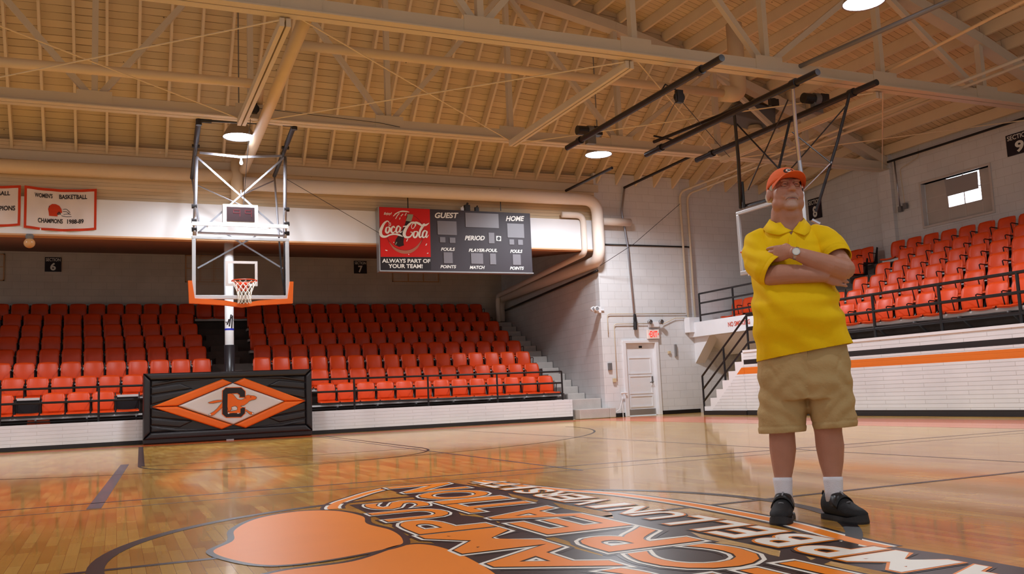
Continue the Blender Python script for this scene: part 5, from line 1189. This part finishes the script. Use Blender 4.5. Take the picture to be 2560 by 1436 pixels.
# legs
b.tube([(-.1, .0, .88), (-.108, .0, .7), (-.11, -.005, .50), (-.110, .004, .43), (-.112, .014, .35), (-.117, .014, .27), (-.123, .006, .19), (-.124, .002, .13), (-.124, .0, .07)], [.1, .092, .07, .064, .066, .055, .039, .036, .036], 20)
b.tube([(.1, .0, .88), (.108, .0, .7), (.112, -.005, .50), (.114, .004, .43), (.117, .014, .36), (.117, .014, .28), (.117, .006, .2), (.118, .002, .13), (.118, .0, .07)], [.1, .092, .074, .067, .069, .059, .041, .036, .036], 20)
inv = HR.inverted()
def face(co, no):
    q = inv @ (co-HC); d = Vector((0,0,0))
    if abs(q.x) < .1 and abs(q.z) < .13 and q.y < .02:
        def dd(cx, cz, sx, sz, h):
            nonlocal d
            d += no*h*math.exp(-((q.x-cx)**2/sx**2+(q.z-cz)**2/sz**2))
        dd(0, -.0602, .028, .0025, -.0045); dd(-.030, .014, .017, .008, -.005); dd(.030, .014, .017, .008, -.005)
        for s in (-1, 1):
            dd(s*(.024+max(0, -q.z-.03)*.35), -.042, .0042, .018, -.0042); dd(s*.038, -.066, .004, .013, -.0032); dd(s*.03, -.004, .016, .0035, -.0028); dd(s*.03, -.012, .014, .006, .0018); dd(s*.058, .012, .010, .0018, -.0012); dd(s*.057, .005, .010, .0018, -.0012)
        dd(0, .062, .045, .002, -.0008); dd(0, .05, .045, .002, -.0008); dd(.006, .035, .002, .008, -.0016); dd(-.006, .035, .002, .008, -.0016)
    return d
def relax(bm):
    vs = []
    for v in bm.verts:
        if v.co.z > 1.47:
            q = inv @ (v.co-HC)
            if abs(q.x) < .079 and not (abs(q.x) < .024 and q.y < -.082 and -.04 < q.z < .028): vs.append(v)
    for k in range(9): bmesh.ops.smooth_vert(bm, verts=vs, factor=.5, use_axis_x=True, use_axis_y=True, use_axis_z=True)
bodyo = solid(b, 'body', M['skin'], person, .0038, 3, .5, face, pre=relax)
# eyes, lids, brows, lips, hair
for s in (-1, 1):
    c = hh(s*.030, -.0745, .0145); e = MB().ell(c, (.0118,)*3, 16, 12).build('eye', M['eyew'], person, smooth=True)
    look = HR @ Vector((.12, -1, .05)).normalized(); MB().ell(c+look*.0085, (.0052,)*3, 12, 8).build('iris', M['iris'], e, smooth=True)
    mb = MB(); mb.tube([hh(s*.030-.0155, -.079, .0155), hh(s*.030-.006, -.0895, .0215), hh(s*.030+.006, -.0895, .0215), hh(s*.030+.0155, -.079, .0155)], [.0036, .0062, .0062, .0036], 8)
    mb.tube([hh(s*.030-.0155, -.079, .0135), hh(s*.030-.005, -.0885, .0075), hh(s*.030+.005, -.0885, .0075), hh(s*.030+.0155, -.079, .0135)], [.003, .0048, .0048, .003], 8); mb.build('eyelid', M['skin'], person, smooth=True)
    mb = MB(); mb.tube([hh(s*.012, -.0915, .030), hh(s*.028, -.0945, .0355), hh(s*.045, -.083, .033)], [.0028, .0042, .002], 8); mb.build('eyebrow', M['brow'], person, smooth=True)
from mathutils.bvhtree import BVHTree
_bv = BVHTree.FromPolygons([v.co.copy() for v in bodyo.data.vertices], [tuple(p.vertices) for p in bodyo.data.polygons])
def skin_at(x, z, lift=.0):
    h = _bv.ray_cast(hh(x, -.2, z), HR @ Vector((0, 1, 0))); return h[0]-(HR @ Vector((0, 1, 0)))*lift
mp_ = [(-.032, -.071), (-.027, -.0655), (-.02, -.0628), (-.01, -.0608), (0, -.0604), (.01, -.0608), (.02, -.0628), (.027, -.0655), (.032, -.071)]
mb = MB(); mb.tube([skin_at(x, z, .0002) for x, z in mp_], [.0008, .0012, .0013, .0013, .0013, .0013, .0013, .0012, .0008], 6); mb.build('mouth_line', M['mouth'], person, smooth=True)
mb = MB(); mb.tube([skin_at(x, z-.0055, -.0012) for x, z in mp_[2:-2]], [.0012, .0034, .004, .0034, .0012], 8); mb.build('lips', M['lip'], person, smooth=True)
mb = MB()
for s in (-1, 1):
    mb.ell(hh(s*.073, -.006, .026), (.011, .026, .024), 12, 8, rot=HR); mb.ell(hh(s*.066, .055, .0), (.02, .04, .032), 12, 8, rot=HR)
mb.ell(hh(0, .075, -.005), (.06, .036, .04), 16, 10, rot=HR); solid(mb, 'hair', M['hair'], person, .005, 2)
# cap
mb = MB(); CR = Matrix.Rotation(R_(-8), 3, 'X'); rings = []
def cp(x, y, z): v = CR @ Vector((x, y, z)); return hh(v.x, v.y+.008, v.z+.036)
n = 36
for j in range(13):
    t_ = j/12*math.pi/2; rr = math.cos(t_)**.82; zz = math.sin(t_)
    rings.append([cp(.090*rr*math.cos(2*math.pi*k/n), .110*rr*math.sin(2*math.pi*k/n)*(1 if math.sin(2*math.pi*k/n) > 0 else .98), -.012+.108*zz+(-.03*max(0, math.sin(2*math.pi*k/n)) if j == 0 else -.012*max(0, math.sin(2*math.pi*k/n)) if j == 1 else 0)+.010*max(0, -math.sin(2*math.pi*k/n))*(1-zz)) for k in range(n)])
mb.loft(rings, cap=False); capo = mb.build('cap', M['cap'], person, smooth=True)
md = capo.modifiers.new('t', 'SOLIDIFY'); md.thickness = .004; md.offset = -1
mb = MB(); mb.ell(cp(0, 0, .097), (.007, .007, .004), 10, 6); mb.build('cap_button', M['cap'], capo)
mb = MB(); nu = 20; nv = 8; top = []; bot = []
for j in range(nv+1):
    v = j/nv
    for i in range(nu+1):
        a = -math.pi/2+(-1+2*i/nu)*1.12; bx = .088*math.cos(a); by = .108*math.sin(a); u = -1+2*i/nu
        ext = .080*v*(1-abs(u)**3.2)**.6
        x = bx*(1+.04*v); y = by-ext; z = -.002-.026*(abs(u)**2)*(.35+.65*v)-.010*v+.004*math.sin(v*math.pi)
        top.append(cp(x, y, z)); bot.append(cp(x, y+.001, z-.0045))
k = len(top); F = [(j*(nu+1)+i, j*(nu+1)+i+1, (j+1)*(nu+1)+i+1, (j+1)*(nu+1)+i) for j in range(nv) for i in range(nu)]
bd = list(range(nu+1))+[j*(nu+1)+nu for j in range(1, nv+1)]+[nv*(nu+1)+i for i in range(nu-1, -1, -1)]+[j*(nu+1) for j in range(nv-1, 0, -1)]
mb.add(top+bot, F+[tuple(a+k for a in f[::-1]) for f in F]+[(bd[q], bd[(q+1) % len(bd)], bd[(q+1) % len(bd)]+k, bd[q]+k) for q in range(len(bd))])
mb.build('cap_brim', M['cap'], capo, smooth=True)
# oval badge on the cap front
def onc(u, v, l=.002):
    a = -math.pi/2+u; t_ = v; rr = math.cos(t_)**.82; return cp((.090*rr+l)*math.cos(a), (.108*rr+l)*math.sin(a), -.012+.108*math.sin(t_)+l*math.sin(t_))
def patch_(cu, cv, ru, rv, l, mt, nm, par=capo):
    c = onc(cu, cv, l); mb = MB(); P = [c]+[onc(cu+ru*math.cos(2*math.pi*k/24), cv+rv*math.sin(2*math.pi*k/24), l) for k in range(24)]; mb.add(P, [(0, 1+k, 1+(k+1) % 24) for k in range(24)]); return mb.build(nm, mt, par, smooth=True)
patch_(0, .50, .34, .21, .0025, M['ink'], 'cap_badge')
mb = MB()
for q in range(14):
    a0 = .6+q*(5.1/14); a1 = a0+5.1/14
    P = [onc(-.02+.17*math.cos(a), .50+.12*math.sin(a), .0045) for a in (a0, a1)]+[onc(-.02+.10*math.cos(a), .50+.06*math.sin(a), .0045) for a in (a1, a0)]; mb.add(P, [(0,1,2,3)])
mb.build('cap_letter', M['inkwhite'], capo)

# ---- polo shirt
b = MB()
b.loft([ring(.028, -.012, .825, .236, .175, tilt=.14, p=2.3), ring(.022, -.02, .90, .232, .182, tilt=.06, p=2.3), ring(.010, -.032, 1.0, .222, .192, p=2.25, fy=1.1), ring(.006, -.034, 1.08, .213, .192, p=2.25, fy=1.12), ring(.004, -.025, 1.16, .205, .178, fy=1.08, p=2.2), ring(.0, -.012, 1.24, .200, .16, p=2.2), ring(-.004, -.004, 1.32, .198, .148, p=2.2), ring(-.006, .002, 1.39, .192, .132, p=2.2), ring(-.006, .006, 1.44, .168, .112), ring(-.006, .008, 1.475, .125, .092), ring(-.006, .008, 1.50, .088, .080), ring(-.006, .006, 1.515, .078, .076)], cap=True)
b.ell((.012, -.095, 1.05), (.16, .135, .14), 24, 16); b.ell((-.07, -.065, 1.31), (.10, .085, .09), 18, 12); b.ell((.075, -.065, 1.31), (.09, .08, .085), 18, 12)
b.ell((-.05, .01, 1.485), (.06, .06, .03)); b.ell((.05, .01, 1.48), (.06, .06, .03))
rnd = random.Random(3)
fold = [((-.16, -.16, 1.18), (.012, .3, .09), (.9, .25)), ((-.13, -.17, 1.10), (.012, .3, .1), (.8, .2))]
def wr(co, no):
    d = 0
    x, y, z = co
    # drag folds from the armpits, soft creases at the waist and on the sleeves
    d += .0050*math.sin((x*1.0+z*.55)*52+math.sin(z*17)*1.1)*math.exp(-((x+.15)**2/.005+(z-1.13)**2/.014))
    d += .0035*math.sin((x*.5-z*1.0)*60+math.sin(x*20))*math.exp(-((x-.20)**2/.004+(z-1.08)**2/.02))
    d += .0040*math.sin((z*1.0+x*.35)*75+math.sin(x*30))*math.exp(-((x+.17)**2/.003+(z-1.36)**2/.006))
    d += .0030*math.sin((z*1.0-x*.4)*80)*math.exp(-((x-.19)**2/.003+(z-1.37)**2/.005))
    d += .0022*math.sin(z*44+x*9+math.sin(x*14)*1.4)*math.exp(-((z-.97)**2/.012))
    d += .0030*math.sin(x*36+math.sin(z*14)*1.2)*math.exp(-((z-.86)**2/.005))
    d += .0028*math.sin((x+z*.6)*48)*math.exp(-((x-.02)**2/.012+(z-1.39)**2/.003))
    return no*d*2.2
def cut_open(o, tests, planes=()):
    """first cut clean edges along the planes (centre, normal, radius), then drop the faces the tests name"""
    me = o.data; bm = bmesh.new(); bm.from_mesh(me)
    for c, n, r in planes:
        c = Vector(c); fs = [f for f in bm.faces if (f.calc_center_median()-c).length < r]
        vs = {v for f in fs for v in f.verts}; es = {e for f in fs for e in f.edges}
        bmesh.ops.bisect_plane(bm, geom=list(fs)+list(es)+list(vs), plane_co=c, plane_no=Vector(n), dist=.0002)
    dead = [f for f in bm.faces if any(t(f.calc_center_median()) for t in tests)]
    bmesh.ops.delete(bm, geom=dead, context='FACES'); bm.to_mesh(me); bm.free()
shirt = solid(b, 'polo_shirt', M['yellow'], person, .0065, 4, .5, wr)
def cuffcut(c, d, r=.12):
    c = Vector(c); d = Vector(d).normalized(); return lambda p: (p-c).dot(d) > 0 and (p-c).length < r
vneck = lambda p: p.y < -.0 and p.z > 1.43 and abs(p.x-.012) < (p.z-1.43)*.60 and p.z < 1.6
K1 = ((-.078, -.175, 1.252), (.74, -.34, -.58), .108); K2 = ((.224, -.092, 1.292), (.30, -.60, -.74), .10)
cut_open(shirt, [lambda p: p.z > 1.507, vneck, lambda p: p.z < .80+.15*(p.x+.2)],
         [((0, 0, 1.507), (0, 0, 1), .3), ((.02, 0, .833), (-.15, 0, 1), .4), ((.012, -.1, 1.43), (1, 0, -.6), .16), ((.012, -.1, 1.43), (1, 0, .6), .16)])
for K_, build_ in ((K1, 0), (K2, 1)):
    b = MB()
    if build_ == 0: b.tube([(-.115, .01, 1.455), (-.158, -.01, 1.425), (-.163, -.045, 1.36), (-.148, -.09, 1.305), (-.105, -.150, 1.262), (-.060, -.195, 1.236)], [.05, .068, .077, .083, .083, .078], 22)
    else: b.tube([(.105, .01, 1.45), (.155, -.01, 1.415), (.192, -.04, 1.37), (.214, -.07, 1.32), (.228, -.10, 1.27)], [.05, .07, .075, .075, .070], 22)
    sv = solid(b, 'sleeve', M['yellow'], shirt, .0055, 3, .5, lambda co, no, K_=K_: wr(co, no)+no*(-.0030*math.exp(-(((co-Vector(K_[0])).dot(Vector(K_[1]).normalized())+.026)/.0028)**2)))
    cut_open(sv, [lambda p, K_=K_: (p-Vector(K_[0])).dot(Vector(K_[1])) > 0], [(K_[0], K_[1], .4)])
    sm = sv.modifiers.new('t', 'SOLIDIFY'); sm.thickness = .004; sm.offset = 0
md = shirt.modifiers.new('t', 'SOLIDIFY'); md.thickness = .004; md.offset = 0
# collar wings, placket, sleeve bands
mb = MB()
def strip(pa, pb, th=.004):
    n_ = len(pa); A_ = [Vector(p) for p in pa]; B_ = [Vector(p) for p in pb]; mb.add(A_+B_, [(i, i+1, n_+i+1, n_+i) for i in range(n_-1)])
top = smooth_pts([(.018, -.098, 1.452), (-.03, -.088, 1.482), (-.066, -.058, 1.512), (-.086, -.01, 1.535), (-.075, .045, 1.548), (-.0, .085, 1.552), (.068, .045, 1.542), (.080, -.005, 1.524), (.066, -.052, 1.503), (.04, -.085, 1.476), (.020, -.098, 1.450)], 5)
low = smooth_pts([(-.045, -.128, 1.432), (-.098, -.098, 1.452), (-.118, -.055, 1.474), (-.122, -.005, 1.494), (-.100, .062, 1.500), (-.0, .105, 1.502), (.095, .062, 1.492), (.112, -.005, 1.482), (.108, -.055, 1.46), (.098, -.095, 1.438), (.075, -.128, 1.418)], 5)
mb.add(top+low, [(i, i+1, len(top)+i+1, len(top)+i) for i in range(len(top)-1)]); col = mb.build('collar', M['yellow'], shirt, smooth=True)
md = col.modifiers.new('t', 'SOLIDIFY'); md.thickness = .006; md.offset = 0
mb = MB(); mb.beam((.018, -.139, 1.425), (.012, -.164, 1.335), .036, .004, up=(0,-1,.2)); mb.build('placket', M['yellow'], shirt, bevel=.001)
def band_(c, d, r, w_=.022, e=1.0):
    c = Vector(c); d = Vector(d).normalized(); x = d.orthogonal().normalized(); y = d.cross(x); rg = []
    for l in (-w_, 0): rg.append([c+d*l+x*math.cos(2*math.pi*k/32)*r+y*math.sin(2*math.pi*k/32)*r*e for k in range(32)])
    m_ = MB(); m_.loft(rg, cap=False); o = m_.build('sleeve_cuff', M['yellow'], shirt, smooth=True); s_ = o.modifiers.new('t', 'SOLIDIFY'); s_.thickness = .004; s_.offset = 0

# ---- shorts
b = MB()
b.loft([ring(.02, -.005, .60, .200, .150, p=2.3), ring(.02, -.008, .68, .226, .165, p=2.3), ring(.02, -.008, .78, .226, .168, p=2.3), ring(.02, -.008, .87, .215, .162, p=2.2), ring(.02, -.005, .90, .20, .15, p=2.2)])
b.loft([ring(-.108, -.004, .432, .116, .108, p=2.3, tilt=.03), ring(-.103, -.004, .49, .116, .112, p=2.3), ring(-.095, -.006, .54, .122, .118, p=2.3), ring(-.092, -.006, .60, .118, .122, p=2.2), ring(-.088, -.006, .70, .112, .125), ring(-.08, -.006, .78, .11, .12)], cap=True)
b.loft([ring(.148, -.004, .450, .104, .105, p=2.3, tilt=.05), ring(.146, -.004, .50, .106, .110, p=2.3), ring(.136, -.005, .55, .114, .118, p=2.3), ring(.138, -.006, .62, .112, .122, p=2.2), ring(.130, -.006, .70, .112, .125), ring(.118, -.006, .78, .11, .12)], cap=True)
def wr2(co, no):
    x, y, z = co; d = 0
    d += .0036*math.sin((z*1.0+abs(x)*.55)*62+math.sin(x*31)*1.5)*math.exp(-((z-.70)**2/.012))
    d += .0034*math.sin((z-abs(x)*.8)*70+math.sin(x*23))*math.exp(-((z-.56)**2/.01))
    d += .0030*math.sin(x*70+z*20)*math.exp(-((z-.50)**2/.006))
    d += -.010*math.exp(-((x-.03)**2/.0003))*math.exp(-((z-.66)**2/.03))*(1 if y < 0 else 0)
    d += -.005*math.exp(-((x+.13+(z-.75)*.5)**2/.00012))*math.exp(-((z-.77)**2/.004))
    d += -.005*math.exp(-((x-.18-(z-.75)*.4)**2/.00012))*math.exp(-((z-.77)**2/.004))
    hz = z-(.470+.03*(x+.11)) if x < .03 else z-(.487+.05*(x-.15)); d += -.0035*math.exp(-(hz/.004)**2)+.002*math.exp(-((hz+.014)/.012)**2)
    return no*d*1.0
shorts = solid(b, 'shorts', M['khaki'], person, .0065, 4, .5, wr2)
cut_open(shorts, [lambda p: p.z < .438+.03*(p.x+.11) and p.x < .03, lambda p: p.z < .455+.05*(p.x-.15) and p.x >= .03],
         [((-.11, 0, .438), (-.03, 0, 1), .16), ((.15, 0, .455), (-.05, 0, 1), .13)])
md = shorts.modifiers.new('t', 'SOLIDIFY'); md.thickness = .004; md.offset = 0
m_ = MB(); m_.beam((.028, -.176, .87), (.026, -.158, .66), .03, .006, up=(0,-1,0)); m_.build('fly', M['khaki'], shorts, bevel=.002)

# ---- socks and shoes
def shoe(cx, ang, lab):
    Rm = Matrix.Translation((cx, 0, 0)) @ Matrix.Rotation(ang, 4, 'Z')
    so = MB(); so.tube([(cx, .008, .208), (cx, .006, .19), (cx, .002, .14), (cx, -.0, .09)], [.0475, .0475, .0430, .045], 24); so.build('sock', M['sock'], person, smooth=True)
    b = MB(); rings = []
    for y, w_, h, z0 in ((.075, .026, .08, .028), (.06, .040, .105, .024), (.03, .045, .118, .020), (-.01, .047, .118, .018), (-.05, .049, .104, .018), (-.09, .052, .082, .018), (-.13, .053, .064, .018), (-.165, .047, .047, .024), (-.19, .034, .036, .027), (-.2, .018, .018, .03)):
        rg = []
        for k in range(24):
            a = 2*math.pi*k/24; c, s = math.cos(a), math.sin(a); x = math.copysign(abs(c)**.8, c)*w_; z = z0+h/2+math.copysign(abs(s)**.85, s)*h/2
            if s > 0: x *= 1-.22*s
            rg.append(Vector((x, y, z)))
        rings.append(rg)
    b.loft(rings); b.xf(Rm); sh = b.build('shoe', M['shoe'], person, smooth=True)
    b = MB(); pr = []
    out = [(.022, .085), (.042, .06), (.045, .02), (.044, -.03), (.051, -.08), (.057, -.125), (.053, -.165), (.038, -.195), (.0, -.21)]
    out = out+[(-x, y) for x, y in out[::-1][1:]]; out = smooth_pts([(x, y, 0) for x, y in out], 3, True)
    n_ = len(out); lo = [Vector((p.x*.97, p.y*.98, 0)) for p in out]; l2 = [Vector((p.x*.98, p.y*.99, .010)) for p in out]; hi = [Vector((p.x*.92, p.y*.97, .027+.014*max(0, -p.y-.15)/.05)) for p in out]
    b.loft([lo, l2, hi]); b.xf(Rm); b.build('sole', M['sole'], sh, smooth=False)
    b = MB(); rg = []
    for y, w_, h, z0 in ((-.022, .0515, .130, .014), (-.076, .0545, .104, .012)):
        rg.append([Vector((math.copysign(abs(math.cos(a))**.8, math.cos(a))*w_*(1-.22*max(0, math.sin(a))), y, z0+h/2+math.copysign(abs(math.sin(a))**.85, math.sin(a))*h/2)) for a in [math.pi*k/16 for k in range(17)]])
    n_ = 17; b.add(rg[0]+rg[1], [(i, i+1, n_+i+1, n_+i) for i in range(16)]); b.xf(Rm); st = b.build('strap', M['black'], sh, smooth=True); s_ = st.modifiers.new('t', 'SOLIDIFY'); s_.thickness = .005; s_.offset = 0
    b = MB(); b.tube([(x_, -.105+.02*abs(x_)/.04, .022+.073*math.cos(x_/.058*math.pi/2)**.7+.001) for x_ in [-.046+.092*k/12 for k in range(13)]], .0026, 6)
    b.beam((.004, -.034, .145), (.002, -.062, .126), .007, .004); b.xf(Rm); b.build('shoe_piping', M['shoegrey'], sh)
    b = MB(); b.tube([(0, .078, .10), (0, .088, .12), (0, .08, .135)], .005, 6); b.xf(Rm); b.build('pull_tab', M['shoe'], sh)
shoe(-.124, R_(-8), 'l'); shoe(.118, R_(38), 'r')

# ---- watch on the left wrist
wc = Vector((.028, -.252, 1.314)); wd = Vector((-.93, .02, .33)).normalized()
x_ = wd.orthogonal().normalized(); y_ = wd.cross(x_)
b = MB(); b.loft([[wc+wd*l+x_*math.cos(2*math.pi*k/28)*r+y_*math.sin(2*math.pi*k/28)*r for k in range(28)] for l, r in ((-.009, .0315), (-.007, .0335), (.007, .0335), (.009, .0315))], cap=True); wt = b.build('wristwatch', M['watch'], person, smooth=False)
n_ = Vector((.05, -1, .12)); n_ = (n_-wd*n_.dot(wd)).normalized(); u_ = wd; v_ = n_.cross(u_)
def disc(r, h0, h1): return [[wc+n_*h+u_*math.cos(2*math.pi*k/24)*r+v_*math.sin(2*math.pi*k/24)*r for k in range(24)] for h in (h0, h1)]
MB().loft(disc(.0185, .030, .0405)).build('watch_case', M['watch'], wt); MB().loft(disc(.0150, .0400, .0412)).build('watch_dial', M['watchface'], wt)

# the seat used as the pattern is not part of the room
for ch in list(PROTO.children): bpy.data.objects.remove(ch)
bpy.data.objects.remove(PROTO)
bpy.data.scenes.remove(SIDE)
